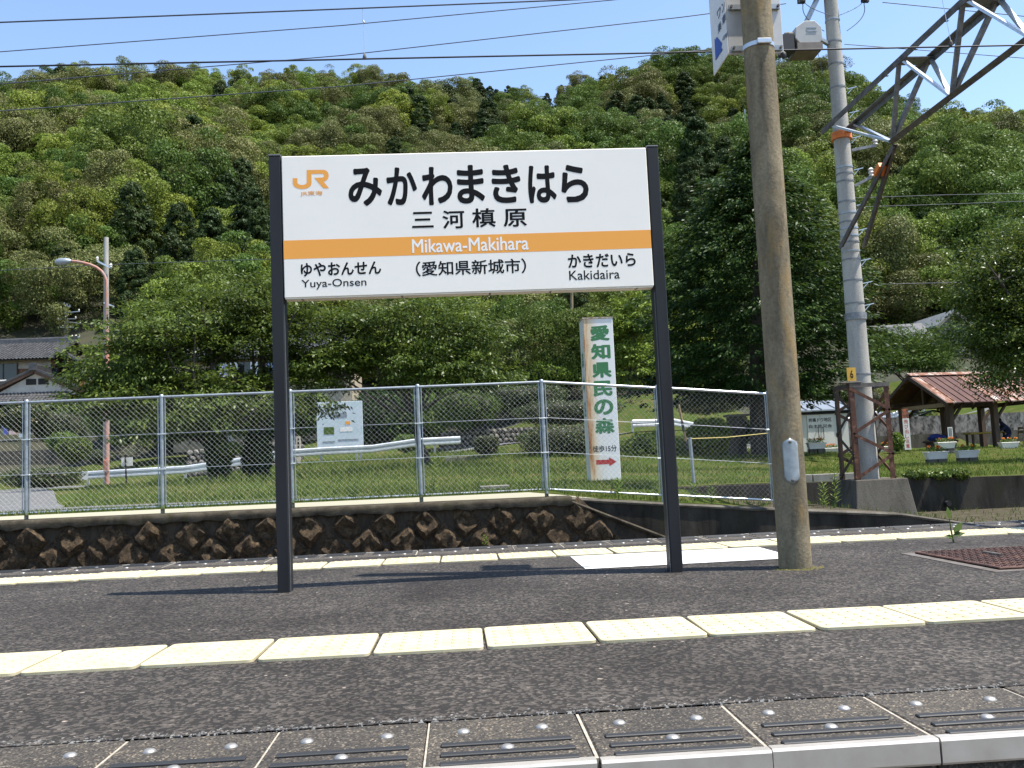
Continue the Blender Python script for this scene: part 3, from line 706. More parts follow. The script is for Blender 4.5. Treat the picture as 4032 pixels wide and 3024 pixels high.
for z in (3.07, 3.33):
    MB().bx(a0 + .012, a1 - .012, 5.225, 5.243, z, z + .03).build('stiffener', 'galv', psb)
for x in (a0 + .025, a1 - .025):
    for z in (3.085, 3.345): MB().lathe((x, 5.225, z), [(.008, 0), (.008, .012)], 8, (0, -1, 0)).build('bolt', 'steel_brown', psb)
fl = MB().bx(a0 - .006, a0, 5.245, 5.56, 3.06, 3.80).build('side_panel', 'white_metal', psb)
def fpx(x, y):
    # hit the side panel's outer face (x = a0 - .006)
    d = ray(x, y); t = (a0 - .0075 - CPOS.x) / d.x; p = CPOS + d * t; return p.y, p.z
FO, FX = (a0 - .0085, 0, 0), (0, -1, 0)
MT['blue'] = flat('arrow_blue', (.02, .07, .33), .5)
bl = [fpx(2750 + x / 3.687, y / 3.687) for x, y in ((235, 565), (247, 572), (268, 532), (342, 628), (330, 690), (352, 722), (250, 880))]
curve_fill([(-y, z) for y, z in bl], 'blue_arrow', 'blue', fl, FO, FX, ZD)
MT['sign_navy'] = flat('navy_print', (.03, .045, .09), .5)
for ch, (xa, ya, xb, yb) in {'ワ': (272, 240, 325, 190), 'ン': (340, 130, 388, 90), '乗': (282, 440, 335, 390), '車': (345, 320, 400, 270), '中': (352, 580, 395, 550), '部': (395, 530, 428, 500)}.items():
    y0, zc0 = fpx(2750 + xa / 3.687, ya / 3.687); y1, _ = fpx(2750 + xb / 3.687, yb / 3.687)
    w = abs(y0 - y1); h = .055 if ch in 'ワン乗車' else .03
    glyphs(ch, (-max(y0, y1), -min(y0, y1), zc0 - h / 2, zc0 + h / 2), FO, FX, ZD, 'sign_navy', fl, .01)
MB().lathe((a1 - .01, 5.23, 3.02), [(.012, 0), (.016, .01), (.016, .03), (.01, .036)], 10).build('cable_gland', 'rubber', psb, smooth=.8)

# rusty chequer plate
plate = thing('access_cover', 'rusty chequered steel access cover set in the platform asphalt', 'manhole cover', (3.15, 5.0, 0))
MB().bx(2.64, 3.66, 4.49, 5.49, -.01, .003).build('cover_rim', MT['moss'] if False else 'steel_brown', plate)
m = MB(); m.bevbox(2.70, 3.60, 4.55, 5.43, .004, .016, .004)
lid = m.build('lid', 'manhole', plate)
m = MB()
for i in range(44):
    for j in range(22):
        x, y = 2.73 + i * .02, 4.58 + j * .038 + (i % 2) * .019
        m.box((x, y, .0175), (.006, .022, .004), .7 if (i + j) % 2 else -.7)
ch_ = m.build('tread_lug', 'manhole', lid, fix=False); ch_['kind'] = 'stuff'
MB().tube([(2.985, 5.18, .02), (2.987, 5.01, .02)], .010, 8).build('handle', 'steel_brown', lid, smooth=.8)
# ================================================================== CATENARY POLE 6, LATTICE BASE, TRUSS BEAM
p6 = thing('catenary_pole', 'tall grey concrete catenary pole rising from the rusty lattice base, marked 6', 'pole', (7.146, 15.83, .1))
PX, PY = 7.146, 15.83
MB().lathe((PX, PY, .1), [(.19 - .0035 * k, k * .45) for k in range(24)], 28).build('shaft', 'pole_conc2', p6, smooth=1.2)
def p6z(py): return P(3345, py, PY).z
for py in (85, 170, 258, 350, 545, 665, 690, 720, 800, 845, 880, 905, 935, 960, 995, 1028, 1110, 1200, 1480):
    z = p6z(py); r = .19 - .0035 * (z - .1) / .45
    MB().lathe((PX, PY, z), [(r + .001, 0), (r + .008, .002), (r + .008, .03), (r + .001, .032)], 24).build('steel_band', 'galv' if py % 2 else 'steel_grey', p6, smooth=.5)
for py in (258, 350, 445, 545, 670, 810, 908, 1028, 1118, 1205):
    z = p6z(py); r = .18
    m = MB(); m.bar((PX + r, PY, z), (PX + r + .17, PY - .02, z + .03), .014); m.bar((PX + r + .1, PY - .01, z + .015), (PX + r, PY, z - .09), .01); m.build('step_bracket', 'galv_bright', p6)
MT['marker_orange'] = flat('marker_orange', (.72, .19, .03), .55)
z = p6z(550); MB().lathe((PX, PY, z), [(.176, 0), (.181, 0), (.181, .13), (.176, .13)], 28).build('orange_band', 'marker_orange', p6, smooth=.5)
z0_, z1_ = p6z(1235), p6z(1262); MB().lathe((PX, PY, z1_), [(.185, 0), (.19, 0), (.19, z0_ - z1_), (.185, z0_ - z1_)], 28).build('grey_collar', 'steel_grey', p6, smooth=.5)
# ceramic insulator brackets on the shaft
for py, dx, dz in ((580, .45, .02), (720, .33, .1)):
    z = p6z(py); m = MB(); m.bar((PX + .17, PY, z - .06), (PX + .17 + dx, PY, z + dz), .05); m.build('insulator_arm', 'steel_grey', p6)
    MB().lathe((PX + .17 + dx, PY, z + dz), [(.02, 0), (.05, .02), (.03, .05), (.055, .08), (.03, .11), (.05, .14), (.02, .17)], 14).build('insulator', 'white_metal', p6, smooth=.9)
# crossarm with strain insulators near the top
zt_ = p6z(-12)
m = MB(); m.bar((PX - .75, PY + .12, zt_ + .12), (PX + .75, PY + .12, zt_ + .12), .09); m.build('crossarm', 'galv', p6)
m = MB(); m.bar((PX - .62, PY - .05, p6z(130)), (PX - .1, PY + .05, zt_ + .25), .075); m.build('brace_pipe', 'galv', p6)
for s in (-1, 1):
    m = MB(); xb = PX + s * .22; zb = zt_ - .01
    m.lathe((xb, PY - .1, zb), [(.02, 0), (.075, .05), (.03, .07), (.03, .12), (.075, .17), (.03, .19), (.03, .24), (.07, .29), (.02, .31)], 16, (s, 0, .05))
    m.build('strain_insulator', 'galv', p6, smooth=.9)
    m = MB(); xe = xb + s * .36
    m.box((xe + s * .08, PY - .1, zb - .02), (.3, .07, .05)); m.box((xe + s * .02, PY - .1, zb - .08), (.13, .06, .14)); m.lathe((xe, PY - .1, zb - .15), [(.03, 0), (.06, .03), (.05, .07)], 10)
    m.build('clamp_cover', 'rubber', p6)
    pts = [(xe, PY - .1, zb - .14)] + [(xe - s * .02 + s * .06 * math.sin(t * 3.14) - s * .35 * t * t, PY - .1, zb - .14 - .55 * t) for t in np.linspace(.1, 1, 9)]
    MB().tube(pts, .007, 6).build('jumper_lead', 'grey_wire', p6, smooth=1)
    pts = [(xe, PY - .12, zb - .1)] + [(xe + s * .1 * math.sin(t * 3.1) - s * .5 * t, PY - .12, zb - .1 - .3 * t) for t in np.linspace(.1, 1, 9)]
    MB().tube(pts, .006, 6).build('jumper_lead', 'grey_wire', p6, smooth=1)
# numbered plate
pl0, pl1 = P(3333, 1448, 15.28), P(3372, 1500, 15.28)
npl = MB().bx(pl0.x, pl1.x, 15.275, 15.285, pl1.z, pl0.z).build('number_plate', simple('plate_yellow', (.62, .36, .04), (.5, .27, .03), 12, .5), p6)
glyphs('6', (pl0.x + .055, pl1.x - .05, pl1.z + .05, pl0.z - .045), (0, 15.271, 0), XD, ZD, 'ink', npl, .02)

# concrete plinth and lattice
bl = thing('concrete_plinth', 'weathered concrete block carrying the rusty lattice base', 'plinth', (7.24, 15.9, -.6))
m = MB(); zt0 = .118
tp = [(6.775, 15.5), (7.70, 15.5), (7.72, 16.45), (6.765, 16.45)]; bt = [(6.70, 15.40), (7.83, 15.40), (7.85, 16.55), (6.70, 16.55)]
m.add([(x, y, -.75) for x, y in bt] + [(x, y, zt0) for x, y in tp], [(3, 2, 1, 0), (4, 5, 6, 7)] + [(k, (k + 1) % 4, 4 + (k + 1) % 4, 4 + k) for k in range(4)])
o = m.build('block', 'conc_mid', bl); bv = o.modifiers.new('b', 'BEVEL'); bv.width = .015; bv.segments = 2
lat = thing('lattice_base', 'rusty steel angle lattice cage round the foot of the catenary pole', 'lattice', (7.15, 15.9, .118))
LX0, LX1, LY0, LY1, LZ0, LZ1 = 6.80, 7.50, 15.53, 16.20, .118, 1.76
for x, y, a, b in ((LX0, LY0, (1, 0, 0), (0, 1, 0)), (LX1, LY0, (-1, 0, 0), (0, 1, 0)), (LX0, LY1, (1, 0, 0), (0, -1, 0)), (LX1, LY1, (-1, 0, 0), (0, -1, 0))):
    m = MB(); m.angle((x, y, LZ0), (x, y, LZ1 + .02), .085, .012, a, b); m.build('corner_leg', 'lattice' if y < 15.8 else 'lattice_shaded', lat)
def lac(p0, p1, mat='lattice', w=.05): m = MB(); m.bar(p0, p1, .01, w) if abs(p0[1] - p1[1]) < .01 else m.bar(p0, p1, .01, w); return m.build('lacing_bar', mat, lat)
zs4 = [LZ0 + .02, LZ0 + .43, LZ0 + .80, LZ0 + 1.2, LZ1 - .05]
for (xa, ya, xb, yb, mt, fl_) in ((LX0, LY0 - .008, LX1, LY0 - .008, 'lattice', 0), (LX0 - .008, LY0, LX0 - .008, LY1, 'lattice_shaded', 1), (LX1 + .008, LY0, LX1 + .008, LY1, 'lattice', 0), (LX0, LY1 + .008, LX1, LY1 + .008, 'lattice_shaded', 1)):
    for k in range(4):
        s = (k + fl_) % 2; A = (xa, ya, zs4[k]); B = (xb, yb, zs4[k + 1])
        if s: A, B = (xb, yb, zs4[k]), (xa, ya, zs4[k + 1])
        m = MB(); up = (0, -1, 0) if ya == yb else (-1, 0, 0)
        m.bar(A, B, .055, .010, up); m.build('lacing_bar', mt, lat)
    m = MB(); m.bar((xa, ya, LZ1), (xb, yb, LZ1), .012, .07); m.build('top_bar', 'lattice_shaded' if fl_ else 'steel_brown', lat)
MB().bevbox(LX0 - .15, LX0 + .22, LY0 - .02, LY0 + .1, LZ1 + .04, LZ1 + .065, .005).build('cap_plate', 'steel_brown', lat)

# triangular truss beam running over the tracks
tr = thing('catenary_truss', 'triangular steel truss beam reaching from the catenary pole over the tracks', 'truss', (7.0, 8, 6))
TZ, BZ = 6.45, 5.39; TX0, TX1, TXM = 6.748, 7.262, 6.95; YE = 15.75; YF = -2.0
for x in (TX0, TX1):
    m = MB(); m.angle((x, YE, TZ), (x, YF, TZ), .10, .014, (1 if x == TX0 else -1, 0, 0), (0, 0, -1)); m.build('upper_chord', 'steel_brown' if x == TX0 else 'steel_grey', tr)
m = MB(); m.angle((TXM, 13.62, BZ), (TXM, YF, BZ), .085, .014, (1, 0, 1), (-1, 0, 1)); m.build('lower_chord', 'steel_brown', tr)
for k in range(9):
    yl = 13.6 - k * 1.75; yu = yl - .75
    for x in (TX0 + .03, TX1 - .03):
        y_prev = yl + .95 + (.9 if k == 0 else 0)
        m = MB(); m.bar((TXM, yl, BZ + .04), (x, yu, TZ - .03), .06, .06); m.build('web_bar', 'steel_grey', tr)
        m = MB(); m.bar((TXM, yl, BZ + .04), (x, y_prev, TZ - .03), .06, .035); m.build('web_bar', 'galv_bright', tr)
    m = MB(); m.box(((TX0 + TX1) / 2, yu, TZ - .045), (TX1 - TX0 - .03, .28, .012)); m.build('gusset_plate', 'steel_grey', tr)
    for s in range(2):
        MB().box((TX0 + .036, yu + .45 - s * .9, TZ - .079), (.07, .035, .008)).build('batten', 'galv', tr)
for xe in (PX - .26, PX + .17):
    p0, p1 = Vector((TXM, 13.62, BZ + .01)), Vector((xe, PY - .1, p6z(975)))
    m = MB(); m.angle(p0, p1, .09, .012, (1, 0, 0), (0, -.6, -1)); s_ = m.build('knee_brace', 'steel_brown', tr)
    a_, b_ = p0.lerp(p1, .18), p0.lerp(p1, .27); m = MB(); m.bar(a_, b_, .085, .085); m.build('orange_tape', 'marker_orange', s_)
# transformer hung on the pole
tf = thing('pole_transformer', 'grey steel transformer box hung beside the catenary pole top', 'transformer', (6.40, 15.55, 7.6))
a, b = P(3118, 92, 15.4), P(3232, 178, 15.4)
m = MB(); xa, xb, za, zb = a.x, b.x, b.z, a.z; w_ = xb - xa
prof = [(xa + .08, za), (xb - .06, za), (xb, za + .06), (xb, zb - .12), (xb - .12, zb), (xa + .2, zb), (xa + .02, zb - .12), (xa, za + .1)]
m.prism([(x, 15.3, z) for x, z in prof], (0, .42, 0)); o = m.build('tank', simple('transformer_grey', (.40, .40, .38), (.32, .32, .30), 3, .5), tf); o.modifiers.new('b', 'BEVEL').width = .012
m = MB(); m.bx(xa + .02, xb - .02, 15.27, 15.75, za - .12, za - .002); m.build('base_frame', simple('transformer_base', (.13, .10, .075), (.19, .16, .13), 5, .6), tf)
for z in (zb - .14, (za + zb) / 2): MB().bx(xa + .22, xb - .1, 15.292, 15.3, z, z + .018).build('rib', 'galv', tf)
for k in range(3):
    MB().lathe((xa + .03, 15.36 + k * .12, zb - .24), [(.035, 0), (.05, .02), (.035, .05), (.05, .08), (.035, .11), (.045, .14), (.02, .2)], 12, (-1, 0, .15)).build('bushing', 'conc_light', tf, smooth=.9)
m = MB(); m.box((xa - .12, 15.45, za + .02), (.2, .3, .3)); m.build('terminal_cover', 'rubber', tf)
m = MB(); m.bar((xb - .05, 15.5, zb - .2), (PX - .1, PY, zb - .2), .06); m.build('hanger', 'galv', tf)

# ================================================================== OVERHEAD WIRES
def wire(name, label, pts, r, mat='black_wire', sag=0):
    pts = [Vector(p) for p in pts]; out = []
    for a, b in zip(pts[:-1], pts[1:]):
        for k in range(13): t = k / 12; q = a.lerp(b, t); q.z -= sag * 4 * t * (1 - t); out.append(q)
    o = MB().tube(out, r, 6).build(name, mat, None, smooth=1.2); tag(o, label, 'wire', 'overhead wires above the tracks'); return o
WYc = 8.8
wire('contact_wire', 'thick black contact wire, lowest and nearly level above the far track', [(-40, WYc, 4.62), (-4.31, WYc, 4.703), (5.98, WYc, 4.734), (40, WYc, 4.8)], .0085)
wire('messenger_wire', 'twisted messenger cable, topmost wire at the upper left carrying the dropper', [(-30, WYc, 5.3), tuple(P(0, 88, WYc)), tuple(P(1430, 32, WYc)), tuple(P(2380, -6, WYc)), (9, WYc, 5.55)], .0075, 'grey_wire')
dr = thing('dropper', 'thin dropper joining messenger cable and contact wire above the name board', 'dropper', tuple(P(1436, 232, WYc)))
MB().tube([tuple(P(1427, 36, WYc)), tuple(P(1436, 215, WYc))], .0028, 6).build('rod', 'galv_bright', dr)
MB().tube([tuple(P(1429, 80, WYc)), tuple(P(1434, 90, WYc))], .009, 6).build('hook', 'white_metal', dr)
MB().lathe(tuple(P(1436, 234, WYc)), [(.012, 0), (.02, .02), (.012, .05), (.006, .06)], 10).build('clip', 'steel_brown', dr, smooth=.8)
dr2 = thing('dropper', 'thin dropper crossing the steel truss at the upper right', 'dropper', tuple(P(3745, 178, WYc)))
MB().tube([tuple(P(3708, -10, WYc)), tuple(P(3743, 160, WYc))], .0032, 6).build('rod', 'galv_bright', dr2)
MB().lathe(tuple(P(3745, 180, WYc)), [(.012, 0), (.02, .02), (.012, .05), (.006, .06)], 10).build('clip', 'steel_brown', dr2, smooth=.8)
WB = 15.75
wire('feeder_wire', 'feeder wire second from the top at the left of the sky', [P(-900, 290, WB), P(0, 204, WB), P(1350, 100, WB), P(2410, 0, WB), P(3300, -90, WB)], .0085, 'grey_wire')
wire('feeder_wire', 'feeder wire running to the strain insulator beside the transformer', [P(-900, 405, WB), P(0, 331, WB), P(1350, 218, WB), P(2680, 68, WB), P(3095, 14, WB)], .0085, 'grey_wire')
wire('feeder_wire', 'lowest slanting wire crossing the ridge of the wooded hill', [P(-900, 520, WB), P(0, 437, WB), P(1350, 340, WB), P(2640, 210, WB), P(3240, 150, WB)], .0085, 'grey_wire')
wire('feeder_wire', 'wire leaving the right strain insulator behind the truss', [P(3475, 9, WB), P(4032, 64, WB), P(4700, 120, WB)], .008, 'grey_wire')
wire('feeder_wire', 'thin wire crossing the truss below the contact wire at right', [P(3325, 174, WB), P(4032, 229, WB), P(4700, 280, WB)], .007, 'grey_wire')
wire('stay_wire', 'thin earth wire dropping from the transformer, left one', [P(3182, 215, 15.6), P(3215, 345, 15.9)], .005, 'grey_wire')
wire('stay_wire', 'thin earth wire dropping from the transformer along the pole', [P(3220, 205, 15.6), P(3249, 330, 15.75)], .005, 'grey_wire')
# ================================================================== THINGS BEYOND THE FENCE
# --- green lettered pillar sign
pil = thing('pillar_sign', 'white square pillar sign with green lettering and rust streaks behind the fence', 'sign', (2.85, 18.3, .22))
q0, q1 = P(2316, 1400, 18).x - .008, P(2436, 1400, 18).x
MT['pillar_white'] = None
def pillar_mat():
    m, nt, b = newmat('pillar_white_rust'); co = coords(nt, 'Object'); sx = N(nt, 'ShaderNodeSeparateXYZ'); nt.links.new(co, sx.inputs[0])
    n1 = noise_n(nt, coords(nt, 'Object', (3, 3, .35)), 4, 6, .65)
    ad = N(nt, 'ShaderNodeMath', operation='MULTIPLY_ADD'); nt.links.new(n1, ad.inputs[0]); ad.inputs[1].default_value = -.42; nt.links.new(sx.outputs['X'], ad.inputs[2])
    c = ramp(nt, ad.outputs[0], [(.0, (.20, .055, .012)), (.05, (.42, .16, .04)), (.14, (.62, .45, .26)), (.42, (.70, .66, .58))])
    mr = N(nt, 'ShaderNodeMapRange'); nt.links.new(ad.outputs[0], mr.inputs[0]); mr.inputs[1].default_value = -.60; mr.inputs[2].default_value = .25
    c = ramp(nt, mr.outputs[0], [(.02, (.15, .04, .012)), (.09, (.40, .17, .05)), (.2, (.64, .50, .32)), (.42, (.72, .70, .66)), (1, (.76, .76, .74))])
    nt.links.new(c, b.inputs['Base Color']); b.inputs['Roughness'].default_value = .5; return m
MT['pillar_white'] = pillar_mat()
PZ0, PZ1 = .26, 3.49
PW = .60; PXL = P(2310, 1560, 18).x
pfront = 18.0
MB().bevbox(PXL, PXL + PW, pfront, pfront + .52, PZ0, PZ1, .006).build('body', 'pillar_white', pil)
MB().bx(PXL - .005, PXL - .001, pfront + .01, pfront + .51, PZ0, PZ1 - .01).build('side_panel', 'white_metal', pil)
MB().bx(PXL - .012, PXL + PW + .012, pfront - .012, pfront + .53, PZ1, PZ1 + .025).build('cap', rustmat('cap_rust', (.16, .05, .02), (.5, .42, .34), scale=5, thr=.5), pil)
MB().bx(PXL + .1, PXL + PW - .1, pfront + .1, pfront + .42, .1, PZ0).build('foot', 'conc_dark', pil)
MT['green'] = flat('sign_green', (.035, .165, .055), .5); MT['red'] = flat('sign_red', (.42, .035, .03), .5)
zz = np.linspace(PZ1 - .14, PZ0 + .86, 7)
for k, ch in enumerate('愛知県民の森'):
    h = (zz[0] - zz[-1]) / 6; z1 = zz[k]; glyphs(ch, (PXL + .135, PXL + .525, z1 - h * .84, z1), (0, pfront - .0012, 0), XD, ZD, 'green', pil, .045)
glyphs('徒歩15分', (PXL + .065, PXL + .545, PZ0 + .56, PZ0 + .69), (0, pfront - .0012, 0), XD, ZD, 'ink', pil, .015)
ax0, az = PXL + .12, PZ0 + .36
curve_fill([(ax0, az - .045), (ax0 + .26, az - .045), (ax0 + .26, az - .09), (ax0 + .41, az), (ax0 + .26, az + .09), (ax0 + .26, az + .045), (ax0, az + .045)], 'arrow', 'red', pil, (0, pfront - .0012, 0), XD, ZD)
for k, ch in enumerate('森林浴'): glyphs(ch, (-(pfront + .4), -(pfront + .12), 2.85 - .5 * k - .32, 2.85 - .5 * k), (PXL - .0062, 0, 0), (0, -1, 0), ZD, 'green', pil, .02)

# --- street lamp
lamp = thing('street_lamp', 'curved street lamp with peeling orange paint left of the cherry trees', 'street lamp', (-14.70, 39, .45))
b0 = Vector((-14.70, 39, .3)); pts = [b0, Vector((-14.70, 39, 5)), Vector((-14.68, 39, 8.6))]
for k in range(1, 9): pts.append(P([421, 419, 412, 400, 380, 355, 325, 300, 278][k], [1130, 1105, 1085, 1068, 1053, 1042, 1034, 1030, 1028][k], 39))
MB().tube(pts, [.10, .085, .07] + [.06] * 8, 12).build('mast', 'lamp_paint', lamp, smooth=1.2)
m = MB(); e = pts[-1]; m.lathe(e + Vector((.05, 0, 0)), [(.03, 0), (.09, .05), (.15, .25), (.16, .5), (.10, .66), (.02, .7)], 14, (-1, 0, -.04)); m.build('lamp_head', 'galv', lamp, smooth=1)
m = MB(); m.lathe(e + Vector((-.2, 0, -.12)), [(.02, 0), (.1, .02), (.13, .06), (.13, .1)], 12, (0, 0, 1)); m.build('lens', 'white_metal', lamp, smooth=1)
MB().bevbox(-14.8, -14.6, 38.86, 38.98, 1.1, 1.6, .02).build('door', 'lamp_paint', lamp)
# --- utility poles
def upole(label, px, ytop, ybase, Y, r, arms, mat='pole_conc2'):
    b = P(px, ybase, Y); t = P(px, ytop, Y); g = zt1(b.x, Y); u = thing('utility_pole', label, 'utility pole', (b.x, Y, g))
    MB().tube([(b.x, Y, g - .1), (t.x, Y, t.z)], [r, r * .75], 14).build('shaft', mat, u, smooth=1)
    for (xa, ya, xb, yb, ins) in arms:
        A, B = P(xa, ya, Y - r - .05), P(xb, yb, Y - r - .05); m = MB(); m.bar(A, B, .07); a = m.build('crossarm', 'galv_bright', u)
        for f in ins:
            q = A.lerp(B, f); MB().lathe(q, [(.03, 0), (.07, .04), (.04, .08), (.08, .12), (.04, .18), (.05, .22)], 10).build('insulator', 'white_metal', a, smooth=.9)
    return u
upole('tall concrete utility pole right behind the orange street lamp', 418, 935, 1800, 42, .14, [(383, 1028, 436, 1055, (0, 1)), (410, 1192, 450, 1208, ())])
upole('utility pole with many crossarms behind the tiled house roof', 260, 1200, 1700, 79.8, .17, [(252, 1200, 276, 1210, (.05, .5, .95)), (250, 1232, 314, 1226, (.95,)), (227, 1256, 298, 1255, (0, 1)), (240, 1264, 316, 1273, (1,)), (236, 1288, 290, 1288, ()), (264, 1330, 314, 1326, (.4, .7, .95))])
upole('slender bare utility pole just left of the pillar sign', 2250, 1090, 1450, 66, .15, [(2240, 1125, 2262, 1125, ())], 'pole_conc')
upole('grey steel post on the hillside above the conifer', 2932, 430, 640, 120, .12, [], 'galv')
def hill_wire(label, pts, Y, r=.022): 
    o = wire('power_line', label, [P(x, y, Y) for x, y in pts], r, 'grey_wire'); o['group'] = 'power lines across the hillside'
hill_wire('power line sagging across the hillside left of the name board', [(-400, 1080), (0, 1065), (420, 1042), (1060, 1020)], 60, .016)
hill_wire('power line low behind the pillar sign', [(1900, 1290), (2255, 1253), (2620, 1240)], 66)
hill_wire('upper power line above the pavilion', [(3350, 780), (3700, 768), (4100, 760)], 70)
hill_wire('lower power line above the pavilion', [(3380, 815), (3700, 805), (4100, 790)], 70)
hill_wire('short power line over the far gable roof', [(3440, 1120), (3600, 1116), (3800, 1112)], 66)

# --- guardrails
def guardrail(label, line, posts, name='guardrail', h=.72):
    """line: (x, y) ground points"""
    g = thing(name, label, 'guardrail', (line[0][0], line[0][1], zt1(*line[0])))
    prof = [(0, -.175), (-.045, -.13), (-.045, -.06), (.01, -.02), (.01, .02), (-.045, .06), (-.045, .13), (0, .175), (.012, .175), (.012, -.175)]
    for (xa, ya), (xb, yb) in zip(line[:-1], line[1:]):
        za, zb = zt1(xa, ya) + h - .17, zt1(xb, yb) + h - .17
        m = MB(); n = len(prof); vs = [(x, y + dy, z + dz) for x, y, z in ((xa, ya, za), (xb, yb, zb)) for dy, dz in prof]
        m.add(vs, [(k, (k + 1) % n, n + (k + 1) % n, n + k) for k in range(n)] + [tuple(range(n)), tuple(range(2 * n - 1, n - 1, -1))]); m.build('beam', 'guard', g)
    for x, y in posts:
        z = zt1(x, y); MB().tube([(x, y + .09, z - .2), (x, y + .09, z + h - .02)], .057, 12).build('post', 'white_metal', g, smooth=.8)
    return g
gl = [(-15.9 + k * 2.0, 40 + .12 * k) for k in range(8)] + [(0.0, 41.0)]
gr = guardrail('white steel guardrail on the left, starting beside the street lamp', gl, [gl[0], gl[2], gl[4], (-4.6, 40.67), (-1.15, 40.9)])
m = MB(); m.box((-16.0, 40, zt1(-15.9, 40) + .55), (.3, .1, .36)); m.build('end_wing', 'white_metal', gr)
g2 = [(8.3 + k * 2.2, 43.6 + .75 * k) for k in range(9)]
guardrail('long silver guardrail climbing to the right behind the big conifer', g2, g2[::2], h=.62)
# wall end pillar under the second guardrail
pe = thing('concrete_post', 'square concrete end post below the right guardrail near the conifer', 'post', (10.0, 37.5, .3)); c = P(2905, 1760, 37)
MB().bevbox(c.x - .32, c.x + .32, 36.8, 37.3, zt1(c.x, 37) - .1, P(2900, 1640, 37).z, .02).build('shaft', 'conc_mid', pe)
MB().bevbox(c.x - .42, c.x + .5, 36.7, 37.4, P(2900, 1640, 37).z, P(2900, 1632, 37).z, .01).build('cap', 'conc_light', pe)

# --- storage shed
sx0, sx1 = 15.35, 18.2; sz = zt1(16.8, 42) ; zs = P(3250, 1618, 42).z
shed = thing('storage_shed', 'white steel storage shed with black lettering behind the lattice base', 'shed', (16.8, 42.5, sz))
MB().bx(sx0, sx1, 42, 43.6, sz, zs - .02).build('body', simple('shed_white', (.60, .585, .53), (.55, .53, .48), 2, .45), shed)
MB().bx(sx0 - .05, sx1 + .1, 41.93, 43.7, zs - .14, zs - .02).build('dark_fascia', 'dark_in', shed)
m = MB(); m.prism([(sx0 - .15, 41.85, zs), (sx1 + .2, 41.85, zs), (sx1 + .2, 43.8, zs + .55), (sx0 - .15, 43.8, zs + .55)], (0, 0, .06)); m.build('roof', 'silver_roof', shed)
for k in range(5):
    x = sx0 + .1 + k * .72; m = MB(); m.prism([(x, 41.84, zs + .06), (x + .05, 41.84, zs + .06), (x + .05, 43.8, zs + .61), (x, 43.8, zs + .61)], (0, 0, .05)); m.build('roof_seam', 'silver_roof', shed)
dxa, dxb = P(3180, 1700, 42).x, P(3283, 1700, 42).x; dm = (dxa + dxb) / 2
for xa, xb in ((dxa, dm - .006), (dm + .006, dxb)):
    d = MB().bevbox(xa, xb, 41.97, 42.0, sz + .03, zs - .16, .006).build('door', simple('shed_door', (.68, .66, .6), (.62, .6, .55), 2, .45), shed)
    hx = dm - .14 if xa == dxa else dm + .1
    m = MB(); m.tube([(hx, 41.9, sz + .75), (hx, 41.9, sz + 1.25)], .016, 8); m.box((hx, 41.935, sz + .75), (.03, .08, .03)); m.box((hx, 41.935, sz + 1.25), (.03, .08, .03)); m.build('handle', 'rubber', d)
def shedtext(s, x0, x1, y0, y1):
    a, b = P(x0, y0, 41.96), P(x1, y1, 41.96); zm = P((x0 + x1) / 2, y0, 41.96).z, P((x0 + x1) / 2, y1, 41.96).z
    glyphs(s, (a.x, b.x, zm[1], zm[0]), (0, 41.968, 0), XD, ZD, 'ink', shed, .02)
shedtext('柿槙ドウ地区', 3183, 3275, 1645, 1661); shedtext('自主防災会', 3185, 3277, 1671, 1685)

# --- pavilion with rusty roof
pv = thing('pavilion', 'open timber rest shelter with a rusty red metal roof at the right', 'pavilion', (21.0, 41.4, .42))
rA, rB = Vector((21.0, 41.4, 3.98)), Vector((26.6, 41.4, 3.98)); eF = 38.85; eB = 43.95; ez = 2.50; YM = 41.4; ZM = 3.98
nst = 14
for k in range(nst):
    x0 = rA.x + (rB.x - rA.x) * k / nst; x1 = rA.x + (rB.x - rA.x) * (k + 1) / nst
    mt = 'roof_rust2' if k in (0, 6, 8, 9, 11) else 'roof_rust'
    for ye, sgn in ((eF, 1), (eB, -1)):
        m = MB(); m.prism([(x0 + .9 * 0, ye, ez), (x1 - .03, ye, ez), (x1 - .03, YM, ZM), (x0, YM, ZM)], (0, 0, .03))
        rs = m.build('roof_sheet', mt, pv)
        m = MB(); m.prism([(x1 - .03, ye - .01 * sgn, ez), (x1 + .012, ye - .01 * sgn, ez), (x1 + .012, YM, ZM), (x1 - .03, YM, ZM)], (0, 0, .065)); m.build('seam', mt, rs)
m = MB(); m.prism([(rA.x - .08, YM - .25, ZM - .02), (rA.x - .08, YM, ZM + .12), (rA.x - .08, YM + .25, ZM - .02)], (rB.x - rA.x + .16, 0, 0)); m.build('ridge_cap', 'roof_rust2', pv)
for s, ye in ((1, eF), (-1, eB)):
    m = MB(); m.bar((rA.x - .05, ye, ez - .06), (rA.x - .05, YM, ZM - .08), .05, .16); m.build('barge_board', 'wood', pv)
    for k in range(7):
        x = rA.x + .3 + k * 1.0; m = MB(); m.bar((x, ye, ez - .06), (x, YM, ZM - .08), .06, .09); m.build('rafter', 'wood', pv)
MB().bx(rA.x, rB.x, YM - .08, YM + .08, ZM - .28, ZM - .1).build('ridge_beam', 'wood', pv)
for y in (39.7, 43.1): MB().bx(rA.x + .2, rB.x, y - .08, y + .08, 2.58, 2.78).build('wall_plate', 'wood', pv)
